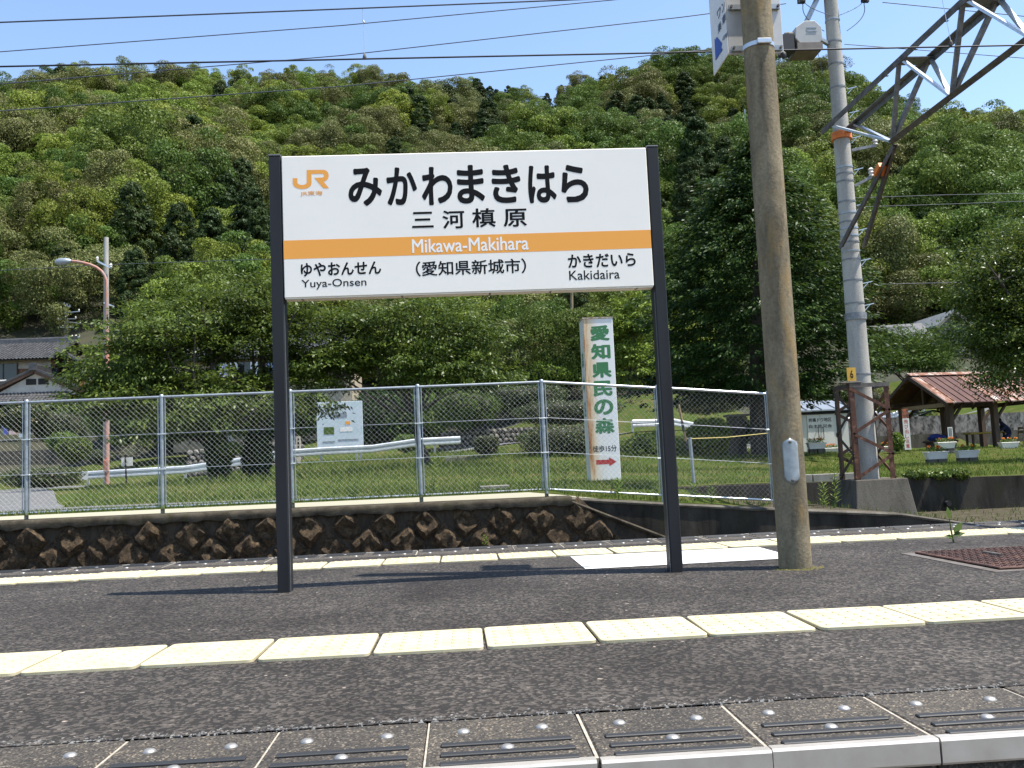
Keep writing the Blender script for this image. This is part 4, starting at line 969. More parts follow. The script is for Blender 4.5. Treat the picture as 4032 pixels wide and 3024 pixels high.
for x in (21.7, 24.0, 26.1):
    MB().bx(x - .08, x + .08, 39.7, 43.1, 2.40, 2.58).build('tie_beam', 'wood_pale' if x < 22 else 'wood', pv)
    for y in (39.7, 43.1):
        p = MB().bevbox(x - .13, x + .13, y - .13, y + .13, zt1(x, y) - .05, 2.6, .02).build('post', 'wood', pv)
        m = MB(); m.bar((x + .1, y, 1.75), (x + .75, y, 2.55), .1); m.build('knee_brace', 'wood', p)
m = MB(); m.bar((21.7, YM, 2.5), (21.7, YM, 3.8), .12); m.build('king_post', 'wood', pv)
pv.rotation_euler.z = .155
# back retaining wall behind the pavilion
bw = thing('mossy_wall', 'mottled concrete wall behind the rest shelter', 'wall', (22, 47.2, .4))
m = MB(); m.bx(19.4, 44, 46.9, 47.2, .2, 2.25); m.build('wall_face', concrete('mottled_wall', (.30, .28, .25), (.03, .03, .026), None, 5, (1, 1, .6)), bw)
MB().bx(19.4, 44, 46.4, 46.9, .2, 1.3).build('ledge', 'conc_mid', bw)
# benches, table, chair, blue coats
bench = thing('log_bench', 'dark bench under the shelter with a blue coat on it', 'bench', (20.95, 39.1, .42))
zb = .44
MB().bevbox(20.2, 21.7, 38.9, 39.35, zb + .36, zb + .46, .03).build('seat', 'wood', bench)
for x in (20.45, 21.45): MB().bevbox(x - .15, x + .15, 38.98, 39.28, zb - .05, zb + .36, .03).build('leg', 'wood', bench)
def lump(name, c, r, mat, label=None, cat=None, parent=None, amp=.22, seed=1):
    bm = bmesh.new(); bmesh.ops.create_icosphere(bm, subdivisions=3, radius=1)
    for v in bm.verts:
        k = 1 + amp * noise.noise(v.co * 1.7 + Vector((seed, seed * 2, 0))) + amp * .5 * noise.noise(v.co * 4 + Vector((seed, 0, 3)))
        v.co = Vector((v.co.x * r[0] * k, v.co.y * r[1] * k, max(v.co.z, -.75) * r[2] * k))
    me = bpy.data.meshes.new(name); bm.to_mesh(me); bm.free(); me.materials.append(MT[mat]); shade(me, 1.2); o = link(name, me, parent)
    o.location = Vector(c) - (origin(parent) if parent else Vector()); 
    if label: tag(o, label, cat)
    return o
MT['navy'] = simple('navy_cloth', (.006, .008, .025), (.01, .014, .045), 8, .9); MT['blue_cloth'] = simple('blue_cloth', (.02, .035, .2), (.012, .02, .1), 6, .9)
lump('blue_coat', (20.75, 39.05, zb + .58), (.42, .22, .17), 'blue_cloth', 'bright blue coat bundled on the shelter bench', 'coat', seed=2)
lump('dark_bag', (21.35, 39.1, zb + .57), (.36, .2, .15), 'navy', 'dark navy bag at the right end of the shelter bench', 'bag', seed=5)
tb = thing('shelter_table', 'table with a yellow edge under the shelter', 'table', (23.6, 39.6, .42))
MB().bevbox(22.5, 24.3, 39.3, 40.0, 1.12, 1.19, .01).build('table_top', simple('yellow_top', (.45, .3, .03), (.35, .22, .02), 4, .6), tb)
for x in (22.65, 24.15):
    for y in (39.4, 39.9): MB().bx(x - .04, x + .04, y - .04, y + .04, .38, 1.12).build('leg', 'wood', tb)
chair = thing('folding_chair', 'pale wooden folding chair at the shelter table', 'chair', (24.5, 38.9, .42))
MB().bevbox(24.15, 24.6, 38.75, 39.15, .82, .86, .01).build('seat', 'wood_pale', chair)
m = MB(); m.bar((24.6, 38.75, .40), (24.72, 38.75, 1.35), .04); m.bar((24.6, 39.15, .40), (24.72, 39.15, 1.35), .04); m.build('back_frame', 'wood_pale', chair)
for z in (1.3, 1.12): m = MB(); m.bar((24.7, 38.72, z), (24.7, 39.18, z), .04, .1); m.build('back_slat', 'wood_pale', chair)
m = MB(); m.bar((24.7, 38.78, .40), (24.18, 38.78, .82), .035); m.bar((24.7, 39.12, .40), (24.18, 39.12, .82), .035); m.build('leg_frame', 'wood_pale', chair)
# person bent over the table, built as one skinned figure
def person():
    J = {'pel': (24.32, 38.95, .95, .15), 'spine': (24.22, 39.03, 1.17, .175), 'chest': (24.06, 39.14, 1.42, .18), 'neck': (23.95, 39.2, 1.58, .065), 'head': (23.88, 39.24, 1.68, .10), 'crown': (23.84, 39.26, 1.76, .08),
         'lk': (23.9, 38.87, .93, .085), 'lf': (23.92, 38.9, .50, .055), 'lt': (23.74, 38.92, .46, .04), 'rk': (23.93, 39.12, .93, .085), 'rf': (23.96, 39.15, .50, .055), 'rt': (23.78, 39.17, .46, .04),
         'ls': (23.95, 39.0, 1.36, .075), 'le': (23.78, 38.98, 1.24, .055), 'lh': (23.62, 39.28, 1.24, .04), 'rs': (24.0, 39.36, 1.36, .075), 're': (23.85, 39.5, 1.26, .055), 'rh': (23.64, 39.45, 1.24, .04)}
    E_ = [('pel', 'spine'), ('spine', 'chest'), ('chest', 'neck'), ('neck', 'head'), ('head', 'crown'), ('pel', 'lk'), ('lk', 'lf'), ('lf', 'lt'), ('pel', 'rk'), ('rk', 'rf'), ('rf', 'rt'), ('chest', 'ls'), ('ls', 'le'), ('le', 'lh'), ('chest', 'rs'), ('rs', 're'), ('re', 'rh')]
    ks = list(J); me = bpy.data.meshes.new('person'); me.from_pydata([J[k][:3] for k in ks], [(ks.index(a), ks.index(b)) for a, b in E_], [])
    o = link('person', me); md = o.modifiers.new('skin', 'SKIN'); me.skin_vertices[0].data[0].use_root = True
    for k, n in enumerate(ks): me.skin_vertices[0].data[k].radius = (J[n][3],) * 2
    o.modifiers.new('sub', 'SUBSURF').levels = 1; o.modifiers['sub'].render_levels = 2; me.materials.append(MT['navy'])
    tag(o, 'person in a dark blue jacket sitting bent over the shelter table', 'person')
    h = lump('hair', (23.87, 39.25, 1.72), (.115, .115, .12), 'ink', parent=o, amp=.1)
    return o
person()
for o_ in [o for o in COL.objects if o.parent is None and o.name.split('.')[0] in ('log_bench', 'blue_coat', 'dark_bag', 'shelter_table', 'folding_chair', 'person')]: o_.location += Vector((.95, 1.6, .0))
# vertical banner, notice, planters
bn = thing('upright_banner', 'narrow upright red lettered notice board left of the shelter', 'sign', (18.4, 37, .4)); a, b = P(3554, 1648, 37), P(3574, 1766, 37)
MB().bx(a.x - .02, a.x + .26, 36.98, 37.0, .55, 1.85).build('panel', 'white_metal', bn); MB().bx(a.x - .02, a.x + .26, 36.985, 37.0, 1.86, 2.25).build('top_panel', rustmat('faded_orange', (.5, .13, .05), (.2, .08, .05), scale=8), bn)
MB().bx(a.x + .09, a.x + .15, 37.002, 37.05, .3, 2.2).build('stake', 'wood', bn)
for k, ch in enumerate('飛び出し注意'): glyphs(ch, (a.x + .04, a.x + .2, 1.79 - k * .2 - .17, 1.79 - k * .2), (0, 36.9785, 0), XD, ZD, 'red', bn, .02)
ns = thing('small_notice', 'small white notice board on a thin post before the shelter', 'sign', (20.4, 36.6, .3)); a = P(3730, 1682, 36.6)
MB().bx(a.x, a.x + .2, 36.58, 36.6, a.z - .42, a.z).build('panel', 'white_metal', ns); MB().bx(a.x + .08, a.x + .12, 36.6, 36.64, .3, a.z).build('post', 'galv', ns)
for k in range(3): MB().bx(a.x + .04 + k * .05, a.x + .06 + k * .05, 36.574, 36.58, a.z - .38, a.z - .04).build('text_line', 'ink', ns)
MT['marigold'] = leafmat('marigold_petals', (.55, .12, .01), (.65, .2, .02), (.7, .3, .03), .2, tree_var=0)
def planter(px, py, Y, label, blocks=True, w=.74):
    c = P(px, py, Y); g = zt1(c.x, Y); t = thing('flower_planter', label, 'planter', (c.x, Y, g), 'white flower planters on the lawn')
    z = g
    if blocks:
        for s in (-1, 1): MB().bevbox(c.x + s * .17 - .15, c.x + s * .17 + .15, Y - .12, Y + .12, g - .03, g + .19, .01).build('block', 'conc_mid', t)
        z = g + .19
    m = MB(); A = [(-w / 2 * .82, -.1), (w / 2 * .82, -.1), (w / 2 * .82, .1), (-w / 2 * .82, .1)]; B = [(-w / 2, -.14), (w / 2, -.14), (w / 2, .14), (-w / 2, .14)]
    m.add([(c.x + x, Y + y, z) for x, y in A] + [(c.x + x, Y + y, z + .24) for x, y in B], [(3, 2, 1, 0), (4, 5, 6, 7)] + [(k, (k + 1) % 4, 4 + (k + 1) % 4, 4 + k) for k in range(4)]); m.build('trough', 'white_metal', t)
    MB().bevbox(c.x - w / 2 - .015, c.x + w / 2 + .015, Y - .155, Y + .155, z + .215, z + .245, .005).build('rim', 'white_metal', t)
    n = 140; pos = np.c_[rng.uniform(-w / 2 + .05, w / 2 - .05, n) + c.x, rng.uniform(-.1, .1, n) + Y, z + .24 + rng.random(n) * .15]
    o = link('leaves', leaf_mesh('leaves', pos - np.array(t.location), rand_dirs(n) + [0, 0, .6], rand_dirs(n), .09, .04, 'weed'), t); o['kind'] = 'stuff'
    n = 60; k = rng.integers(0, 5, n); fx = rng.uniform(-w / 2 + .08, w / 2 - .08, 5)[k]
    pos = np.c_[fx + c.x + rng.normal(0, .025, n), Y - .05 + rng.normal(0, .03, n), z + .40 + rng.normal(0, .022, n)]
    o = link('flowers', leaf_mesh('flowers', pos - np.array(t.location), rand_dirs(n), rand_dirs(n), .055, .05, 'marigold'), t); o['kind'] = 'stuff'
planter(3688, 1828, 29.5, 'white planter of orange marigolds on two blocks, nearest the shelter bench')
planter(3810, 1826, 29.5, 'white planter of marigolds on dark blocks, second from the right edge')
planter(3975, 1790, 36, 'white planter of marigolds at the far right of the lawn', False)
planter(3725, 1785, 35, 'white planter half hidden behind another before the shelter')
planter(3218, 1806, 36, 'shaded planter in front of the storage shed, left one')
planter(3268, 1792, 39.5, 'white planter with two marigolds at the shed door', False, .85)
planter(3490, 1795, 38, 'white planter seen through the lattice base', False, .9)
# --- map board behind the guardrail
mp = thing('map_board', 'large pale map board behind the guardrail under the cherry branches', 'map board', (-5.8, 45, 1.3)); a, b = P(1245, 1585, 45), P(1431, 1760, 45)
MB().bevbox(a.x, b.x, 45, 45.08, b.z, a.z, .01).build('panel', simple('map_face', (.62, .66, .68), (.5, .6, .58), 2, .4), mp)
for k, (u, v, w, h, mt) in enumerate([(.15, .3, .25, .18, 'weed'), (.5, .35, .3, .1, 'sign_white'), (.45, .15, .5, .04, 'galv'), (.12, .12, .3, .04, 'galv'), (.62, .5, .12, .08, 'orange'), (.3, .65, .4, .12, 'galv')]):
    x0 = a.x + (b.x - a.x) * u; z0 = b.z + (a.z - b.z) * v; MB().bx(x0, x0 + w * 2, 44.992, 45.0, z0, z0 + h * 2).build('map_print', mt, mp)
for x in (a.x + .15, b.x - .15): MB().bx(x - .05, x + .05, 45.1, 45.2, .8, a.z).build('leg', 'galv', mp)
st = thing('wooden_stake_sign', 'small cream upright stake sign left of the map board', 'sign', (-8.0, 43, 1)); a, b = P(1165, 1718, 43), P(1184, 1800, 43)
MB().bx(a.x, b.x, 43, 43.06, zt1(a.x, 43) - .1, a.z).build('panel', simple('cream_board', (.55, .48, .36), (.45, .38, .28), 5, .7), st)
for k in range(5): MB().bx(a.x + .07, a.x + .14, 42.994, 43, a.z - .2 - k * .17, a.z - .1 - k * .17).build('letter_mark', 'ink', st)
fs = thing('flyer_stand', 'white double panel notice on a black stake near the street lamp', 'sign', (-14, 37, .5)); a, b = P(478, 1802, 36), P(522, 1834, 36)
MB().bx(a.x, b.x, 36, 36.02, b.z, a.z).build('panel', 'white_metal', fs); cx = (a.x + b.x) / 2
m = MB(); m.bar((cx, 35.96, zt1(cx, 36) - .1), (cx - .05, 35.96, a.z), .05); m.build('stake', 'dark_in', fs)
# hanging cloth banner on the cherry trunk
hb = MB(); a = P(882, 1675, 27.5); hb.grid([[(a.x + .1 * t + .18 * u + .03 * math.sin(t * 9), 27.5 + .05 * math.sin(u * 6 + t * 4), a.z - .62 * t) for u in (0, .33, .66, 1)] for t in np.linspace(0, 1, 8)])
o = hb.build('cloth_strip', 'white_paint', None, smooth=1); o.modifiers.new('s', 'SOLIDIFY').thickness = .006; tag(o, 'white cloth strip hanging beside the left cherry trunk', 'cloth')
# bamboo pole with rope behind the fence
bp = thing('bamboo_pole', 'leaning bamboo pole with black tape behind the right fence', 'pole', (4.4, 17, .1)); a, b = P(2672, 1592, 17), P(2707, 1770, 17)
MB().tube([a, a.lerp(b, .5), b], .022, 8).build('cane', 'wood_pale', bp, smooth=1)
for f0, f1 in ((.38, .6), (.82, 1.02)): MB().tube([a.lerp(b, f0), a.lerp(b, f1)], .026, 8).build('tape', 'rubber', bp, smooth=1)
sp2 = thing('steel_stake', 'thin grey steel stake with a yellow rope behind the right fence', 'stake', (4.6, 17.2, .1)); a, b = P(2716, 1722, 17.2), P(2732, 1900, 17.2)
MB().tube([a, b], .032, 10).build('shaft', 'galv', sp2, smooth=1); MB().tube([P(2705, 1728, 17.2), P(2860, 1722, 19.5), P(3040, 1704, 23)], .009, 6).build('rope', simple('yellow_rope', (.5, .4, .12), None, 9, .8), sp2)
blk = tag(MB().bevbox(.3, .8, 15.6, 15.85, zt1(.5, 15.7) + .0, zt1(.5, 15.7) + .09, .01).build('kerb_stone', 'conc_light'), 'flat concrete slab lying in the grass behind the fence', 'slab')
blk = tag(MB().bevbox(-.6, 1.0, 33.6, 33.9, zt1(0, 33.7) - .05, zt1(0, 33.7) + .16, .01).build('kerb_stone', 'conc_light'), 'concrete edging beside the small clipped bush', 'kerb')
# red hut roof and cone far behind
rh = tag(MB().prism([tuple(P(1780, 1660, 55)), tuple(P(1816, 1658, 55)), tuple(P(1812, 1640, 55)), tuple(P(1797, 1625, 55)), tuple(P(1784, 1640, 55))], (0, .5, 0)).build('red_letter_box', flat('red_box', (.35, .06, .04), .5)), 'small red box standing among the bushes above the guardrail', 'box')
tc = thing('traffic_cone', 'tiny orange traffic cone beside the hedge above the stone bank', 'cone', tuple(P(1916, 1552, 58)))
MB().lathe(tuple(P(1916, 1552, 58)), [(.16, 0), (.13, .03), (.03, .55), (.02, .56)], 12).build('cone_body', flat('cone_orange', (.6, .07, .02), .5), tc, smooth=.8)
MB().box(tuple(P(1916, 1552, 58)), (.4, .4, .03)).build('cone_base', 'rubber', tc)
# ================================================================== HOUSES
def tile_mesh():
    m = MB(); n = 6; rows = []
    for v, lift in ((0, .045), (.30, .012)):
        rows.append([((u / n - .5) * .29, -.15 + v, lift + .03 * math.sin(u / n * PI2 * .9 + .5)) for u in range(n + 1)])
    rows.insert(0, [(x, y, z - .03) for x, y, z in rows[0]]); m.grid(rows); return m
TILE = tile_mesh(); tile_me = bpy.data.meshes.new('roof_tile'); tile_me.from_pydata(TILE.v, [], TILE.f); tile_me.materials.append(MT['kawara']); shade(tile_me, .9)
def tile_slope(parent, o, u, v, nu, nv, single, cut=None):
    """courses of roof tiles on the slope o + i*u + j*v (v climbs); singles are parts, otherwise one joined part"""
    o, u, v = Vector(o), Vector(u), Vector(v); ud, vd = u.normalized(), v.normalized(); w = ud.cross(vd)
    R = Matrix((ud, vd, w)).transposed(); off = origin(parent); m = MB(); sx, sy = u.length / .265, v.length / .27
    for j in range(nv):
        for i in range(nu):
            if cut and not cut(i, j): continue
            c = o + u * (i + .5) + v * (j + .5)
            if single:
                t = link('roof_tile', tile_me, parent); t.matrix_local = Matrix.Translation(c - off) @ R.to_4x4() @ Matrix.Diagonal((sx, sy, 1, 1)); 
            else:
                m.add([c + R @ Vector((x * sx, y * sy, z)) for x, y, z in TILE.v], TILE.f)
    if not single: t = m.build('roof_tiles', 'kawara', parent, fix=False); t['kind'] = 'stuff'; shade(t.data, .9)
def ridge(parent, a, b, r=.16):
    a, b = Vector(a), Vector(b); m = MB(); m.bar(a, b, r * 1.6, r * 1.8); m.tube([a + Vector((0, 0, r)), b + Vector((0, 0, r))], r * .62, 8); rd = m.build('ridge', 'kawara', parent)
    for e in (a, b): MB().box(e + Vector((0, -.02, r * .3)), (r * 2.6, .22, r * 2.8)).build('ridge_end', 'kawara', rd)
HA = thing('tiled_house', 'two storey house with grey tiled roofs and white gable at the left edge', 'house', (-33, 73, zt1(-33, 72)))
gz = zt1(-33, 72)
# upper storey
uR = P(235, 1345, 74.5); uz = uR.z; ue = P(100, 1408, 71.2); ez_ = ue.z
MB().bx(-44, P(215, 1450, 72).x, 72.0, 78, gz, ez_ + .3).build('wall', 'wood_wall', HA)
MB().bx(-44, P(200, 1410, 72).x, 71.97, 72.0, ez_ - .75, ez_ + .1).build('plaster_band', 'plaster', HA)
w = MB().bx(P(-40, 1470, 72).x, P(72, 1470, 72).x, 71.93, 71.97, P(40, 1505, 72).z, P(40, 1432, 72).z).build('window', 'glass', HA)
for xx in (P(15, 1470, 72).x, P(70, 1470, 72).x): MB().bx(xx - .04, xx + .04, 71.90, 71.93, P(40, 1505, 72).z, P(40, 1432, 72).z).build('frame', 'wood', w)
run = 74.8 - 70.9; rise = uz - ez_ + .15; sl = math.hypot(run, rise); nv = int(sl / .27); nu = 30
xr = P(225, 1400, 71.5).x
tile_slope(HA, (xr - nu * .265, 70.9, ez_ - .12), (.265, 0, 0), (0, run / nv, rise / nv), nu, nv, True, lambda i, j: i >= 4)
tile_slope(HA, (xr - 46 * .265, 78.7, ez_ - .12), (.265, 0, 0), (0, -run / nv, rise / nv), 46, nv, False)
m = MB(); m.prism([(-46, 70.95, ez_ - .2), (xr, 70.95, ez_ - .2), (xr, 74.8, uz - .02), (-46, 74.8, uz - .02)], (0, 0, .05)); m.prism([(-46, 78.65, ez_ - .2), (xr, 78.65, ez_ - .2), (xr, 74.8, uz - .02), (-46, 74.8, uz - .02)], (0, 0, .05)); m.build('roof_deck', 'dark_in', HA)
ridge(HA, (-46, 74.8, uz + .1), (xr - .1, 74.8, uz + .1), .2)
# gable end trim at the right of the upper roof (hip-and-gable)
m = MB(); m.prism([(xr - .25, 72.2, ez_ + .55), (xr - .25, 77.4, ez_ + .55), (xr - .25, 74.8, uz - .1)], (.06, 0, 0)); m.build('gable_board', 'wood', HA)
for s in (-1, 1):
    m = MB(); m.bar((xr, 74.8, uz + .1), (xr, 74.8 + s * 3.6, ez_ - .0), .3, .22); m.build('verge', 'kawara', HA)
x2 = P(330, 1425, 72).x
nvh = 6; tile_slope(HA, (x2, 71.2, ez_ - .55), (0, .265, 0), ((xr - x2) / nvh, 0, (.95) / nvh), 27, nvh, False)
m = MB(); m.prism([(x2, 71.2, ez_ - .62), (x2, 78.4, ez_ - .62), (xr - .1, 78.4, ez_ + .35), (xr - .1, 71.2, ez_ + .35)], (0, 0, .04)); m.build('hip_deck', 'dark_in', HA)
for k in range(2): MB().tube([(x2, 71.2 + k * 7.2, ez_ - .45), (xr - .1, 72.6 + k * 4.6, ez_ + .6)], .14, 8).build('hip_ridge', 'kawara', HA, smooth=1)
# front gable wing
gp = P(140, 1455, 69); gl_, gr_ = P(-25, 1545, 68.6), P(335, 1535, 68.6); gx = gp.x; gw = gr_.x - gx; ge = (gl_.z + gr_.z) / 2 - .05
MB().bx(gx - gw + .8, gx + gw - .8, 69.2, 72, gz, ge - .3).build('wing_wall', 'wood_wall', HA)
m = MB(); m.prism([(gx - gw + .5, 68.95, ge - .25), (gx + gw - .5, 68.95, ge - .25), (gx, 68.95, gp.z - .3)], (0, .2, 0)); gb = m.build('white_gable', 'plaster', HA)
for a_ in (107, 155): 
    p0 = P(a_, 1515, 69.1); MB().bx(p0.x, p0.x + .72, 68.9, 68.96, P(140, 1515, 69).z, P(140, 1492, 69).z).build('gable_vent', 'dark_in', gb)
nv2 = int(math.hypot(gw, gp.z - ge) / .27)
for s in (-1, 1):
    tile_slope(HA, (gx + s * gw, 68.7 if s > 0 else 68.7 + 14 * .265, ge - .05), (0, .265 * s, 0), (-s * gw / nv2, 0, (gp.z - ge) / nv2), 14, nv2, False)
    m = MB(); m.prism([(gx + s * gw, 68.72, ge - .16), (gx, 68.72, gp.z - .14), (gx, 72.4, gp.z - .14), (gx + s * gw, 72.4, ge - .16)], (0, 0, .05)); m.build('wing_deck', 'dark_in', HA)
    m = MB(); m.bar((gx, 68.68, gp.z - .18), (gx + s * gw, 68.68, ge - .16), .12, .26); m.build('barge_board', 'wood', HA)
    m = MB(); m.bar((gx, 68.75, gp.z + .03), (gx + s * gw, 68.75, ge + .05), .3, .16); m.build('verge', 'kawara', HA)
ridge(HA, (gx, 68.6, gp.z + .12), (gx, 72.2, gp.z + .12), .2)
# low eave in front of the wing and the white awning
le = P(120, 1578, 67.8); lt = P(120, 1556, 69.1); nvl = 4
tile_slope(HA, (-38, 67.8, le.z), (.265, 0, 0), (0, 1.3 / nvl, (lt.z - le.z + .25) / nvl), int((P(262, 1570, 68).x + 38) / .265), nvl, False)
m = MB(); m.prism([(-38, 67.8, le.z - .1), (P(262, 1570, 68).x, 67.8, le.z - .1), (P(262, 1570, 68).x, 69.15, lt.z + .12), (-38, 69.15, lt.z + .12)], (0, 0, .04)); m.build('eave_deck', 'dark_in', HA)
m = MB(); a, b = P(-60, 1612, 66), P(278, 1588, 66); m.prism([(a.x, 65.6, a.z - .12), (b.x, 65.6, b.z - .1), (b.x, 67.9, b.z + .1), (a.x, 67.9, a.z + .1)], (0, 0, .05)); m.build('awning', 'white_metal', HA)
MB().bx(-38, P(275, 1600, 69).x, 69.1, 69.2, gz, le.z).build('porch_wall', 'wood', HA)
ac = P(20, 1512, 70.5); MB().bevbox(ac.x - .45, ac.x + .4, 70.3, 70.6, ac.z - .3, ac.z + .3, .03).build('air_conditioner', 'white_metal', HA)
# right wing
rz = P(350, 1440, 73); r0, r1 = P(300, 1440, 73).x, P(395, 1440, 73).x; rez = P(340, 1512, 70.4).z
MB().bx(P(215, 1500, 71).x, P(430, 1500, 71).x, 71, 75, gz, rez + .1).build('side_wall', 'wood_wall', HA)
nv3 = 9; tile_slope(HA, (P(225, 1500, 70.4).x, 70.4, rez - .05), (.265, 0, 0), (0, 2.6 / nv3, (rz.z - rez) / nv3), int((P(425, 1500, 70.4).x - P(225, 1500, 70.4).x) / .265), nv3, False, lambda i, j: i > j * .3 - 2)
m = MB(); m.prism([(P(225, 1500, 70.4).x, 70.42, rez - .15), (P(425, 1500, 70.4).x, 70.42, rez - .15), (r1 + .3, 73, rz.z - .08), (r0 - 1, 73, rz.z - .08)], (0, 0, .04)); m.build('side_deck', 'dark_in', HA)
ridge(HA, (r0 - 1, 73, rz.z + .1), (r1 + .2, 73, rz.z + .1), .17)
# garden wall, washing line
gw_ = thing('block_wall', 'grey concrete block wall in front of the tiled house', 'wall', (-33, 62, zt1(-33, 62)))
for k in range(16):
    for j in range(3):
        x = P(0, 1800, 62).x - 4 + k * .62 + (j % 2) * .3; z = P(60, 1838, 62).z + j * .36
        MB().bevbox(x, x + .6, 62, 62.2, z, z + .345, .012).build('block', 'conc_mid', gw_)
wl = thing('washing_line', 'washing pole in front of the tiled house', 'washing line', (-30, 64.5, 3))
MB().tube([P(-60, 1662, 64.5), P(165, 1648, 64.5)], .03, 8).build('rod', simple('teal_pole', (.15, .3, .3), None, 5, .5), wl, smooth=1)
for px_ in (-20, 150): a = P(px_, 1655, 64.5); MB().tube([a, (a.x, 64.5, zt1(a.x, 64.5))], .03, 8).build('upright', 'galv', wl, smooth=1)
cl = [((.62, .5, .45), 'cream shirt hanging at the right end of the washing line', 133, .5), ((.1, .12, .4), 'blue and white shorts on the washing line', 22, .42), ((.66, .46, .42), 'pink shirt on the washing line', 48, .5), ((.5, .36, .3), 'dusky pink top on the washing line', 62, .45), ((.66, .7, .72), 'long pale towel on the washing line', 82, .3), ((.66, .68, .66), 'white vest near the right of the washing line', 118, .4)]
for k, (c, lb, px_, w_) in enumerate(cl):
    a = P(px_, 1668, 64.5); h = .75 if 'towel' not in lb else .95
    pr = [(-.5, .95), (-.2, 1), (.2, 1), (.5, .95), (.62, .62), (.42, .58), (.40, 0), (-.40, 0), (-.42, .58), (-.62, .62)] if 'towel' not in lb else [(-.45, 1), (.45, 1), (.5, 0), (-.5, 0)]
    m = MB(); m.prism([(a.x + u * w_, 64.5 + .02 * math.sin(u * 9), a.z - h + v * h) for u, v in pr], (0, .03, 0)); tag(m.build('garment', flat('cloth_%d' % k, c, .9)), lb, 'laundry', 'laundry on the washing line')
# house behind the cherry trees
HB = thing('tiled_house', 'grey tiled house mostly hidden behind the cherry trees', 'house', (-9, 60, zt1(-9, 60)))
hx0, hx1 = P(640, 1400, 58).x, P(1420, 1400, 58).x; hz_ = P(1350, 1290, 61).z; he = P(1000, 1400, 57).z; g0 = zt1(-9, 60)
MB().bx(hx0 + .6, hx1 - .6, 58, 64, g0 - .5, he + .1).build('wall', simple('tan_wall', (.40, .33, .24), (.32, .26, .18), 2, .9), HB)
nvb = 14; tile_slope(HB, (hx0, 57, he - .05), (.265, 0, 0), (0, 4 / nvb, (hz_ - he) / nvb), int((hx1 - hx0) / .265), nvb, False)
m = MB(); m.prism([(hx0, 57, he - .15), (hx1, 57, he - .15), (hx1, 61, hz_ - .1), (hx0, 61, hz_ - .1)], (0, 0, .05)); m.prism([(hx0, 65, he - .15), (hx1, 65, he - .15), (hx1, 61, hz_ - .1), (hx0, 61, hz_ - .1)], (0, 0, .05)); m.build('roof_deck', 'kawara', HB)
ridge(HB, (hx0, 61, hz_ + .1), (hx1, 61, hz_ + .1), .2)
wz0, wz1 = P(960, 1480, 58).z, P(960, 1425, 58).z
for xa in (840, 905, 960, 1020, 1075):
    a = P(xa, 1450, 57.95).x; w = MB().bx(a, a + .9, 57.93, 57.99, wz0, wz1).build('window', 'glass', HB); MB().bx(a + .42, a + .48, 57.9, 57.93, wz0, wz1).build('frame', 'white_metal', w)
MB().bx(hx0 + 2, hx1 - 2, 57.2, 57.9, wz0 - .25, wz0 - .15).build('balcony_floor', 'wood', HB); MB().bx(hx0 + 2, hx1 - 2, 57.15, 57.2, wz0 - .15, wz0 + .0).build('balcony_rail', 'wood_pale', HB)
for k, (px_, c, lb) in enumerate([(880, (.5, .48, .66), 'pale violet towel on the balcony behind the cherry trees'), (920, (.6, .6, .56), 'white shirt on the balcony behind the cherry trees'), (1000, (.66, .66, .64), 'white towel on the balcony behind the cherry trees'), (1070, (.3, .36, .62), 'blue cloth on the balcony behind the cherry trees')]):
    a = P(px_, 1425, 57.1); m = MB(); m.prism([(a.x - .22, 57.1, a.z), (a.x + .22, 57.1, a.z), (a.x + .27, 57.12, a.z - .95), (a.x - .24, 57.08, a.z - .9)], (0, .03, 0)); tag(m.build('garment', flat('cloth_b%d' % k, c, .9)), lb, 'laundry', 'laundry on the hidden balcony')
# far right houses
HC = thing('gabled_house', 'grey gabled house half hidden by the tree at the right edge', 'house', (33, 68, 8))
c = P(3745, 1228, 66); l = P(3680, 1285, 66); w_ = c.x - l.x; zl = l.z
MB().bx(l.x + .4, c.x + w_ - .4, 66.3, 72, zl - 2.2, zl + .1).build('wall', simple('grey_board', (.16, .15, .14), (.1, .095, .09), 4, .8), HC)
m = MB(); m.prism([(l.x + .4, 66.3, zl + .1), (c.x + w_ - .4, 66.3, zl + .1), (c.x, 66.3, c.z - .15)], (0, .1, 0)); m.build('gable', simple('grey_gable', (.24, .23, .22), (.18, .17, .16), 4, .8), HC)
for s in (-1, 1):
    m = MB(); m.prism([(c.x, 65.6, c.z), (c.x + s * w_ * 1.08, 65.6, zl - .1), (c.x + s * w_ * 1.08, 72, zl - .1), (c.x, 72, c.z)], (0, 0, .12)); m.build('roof_slope', 'silver_roof', HC)
    m = MB(); m.bar((c.x, 65.55, c.z - .05), (c.x + s * w_ * 1.08, 65.55, zl - .15), .1, .2); m.build('barge_board', 'conc_light', HC)
HD = thing('low_roof_hut', 'low dark tiled hut roof left of the far gabled house', 'hut', (27, 66, 6))
a, b, c_ = P(3465, 1318, 64), P(3690, 1345, 64), P(3600, 1278, 66)
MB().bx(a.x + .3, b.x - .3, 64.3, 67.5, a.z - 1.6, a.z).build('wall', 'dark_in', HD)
m = MB(); m.prism([(a.x, 63.8, a.z), (b.x, 63.8, b.z), (b.x, 66, c_.z), (a.x, 66, c_.z - .1)], (0, 0, .1)); m.build('roof_front', 'kawara', HD)
m = MB(); m.prism([(a.x, 68, a.z), (b.x, 68, b.z), (b.x, 66, c_.z), (a.x, 66, c_.z - .1)], (0, 0, .1)); m.build('roof_back', 'kawara', HD)

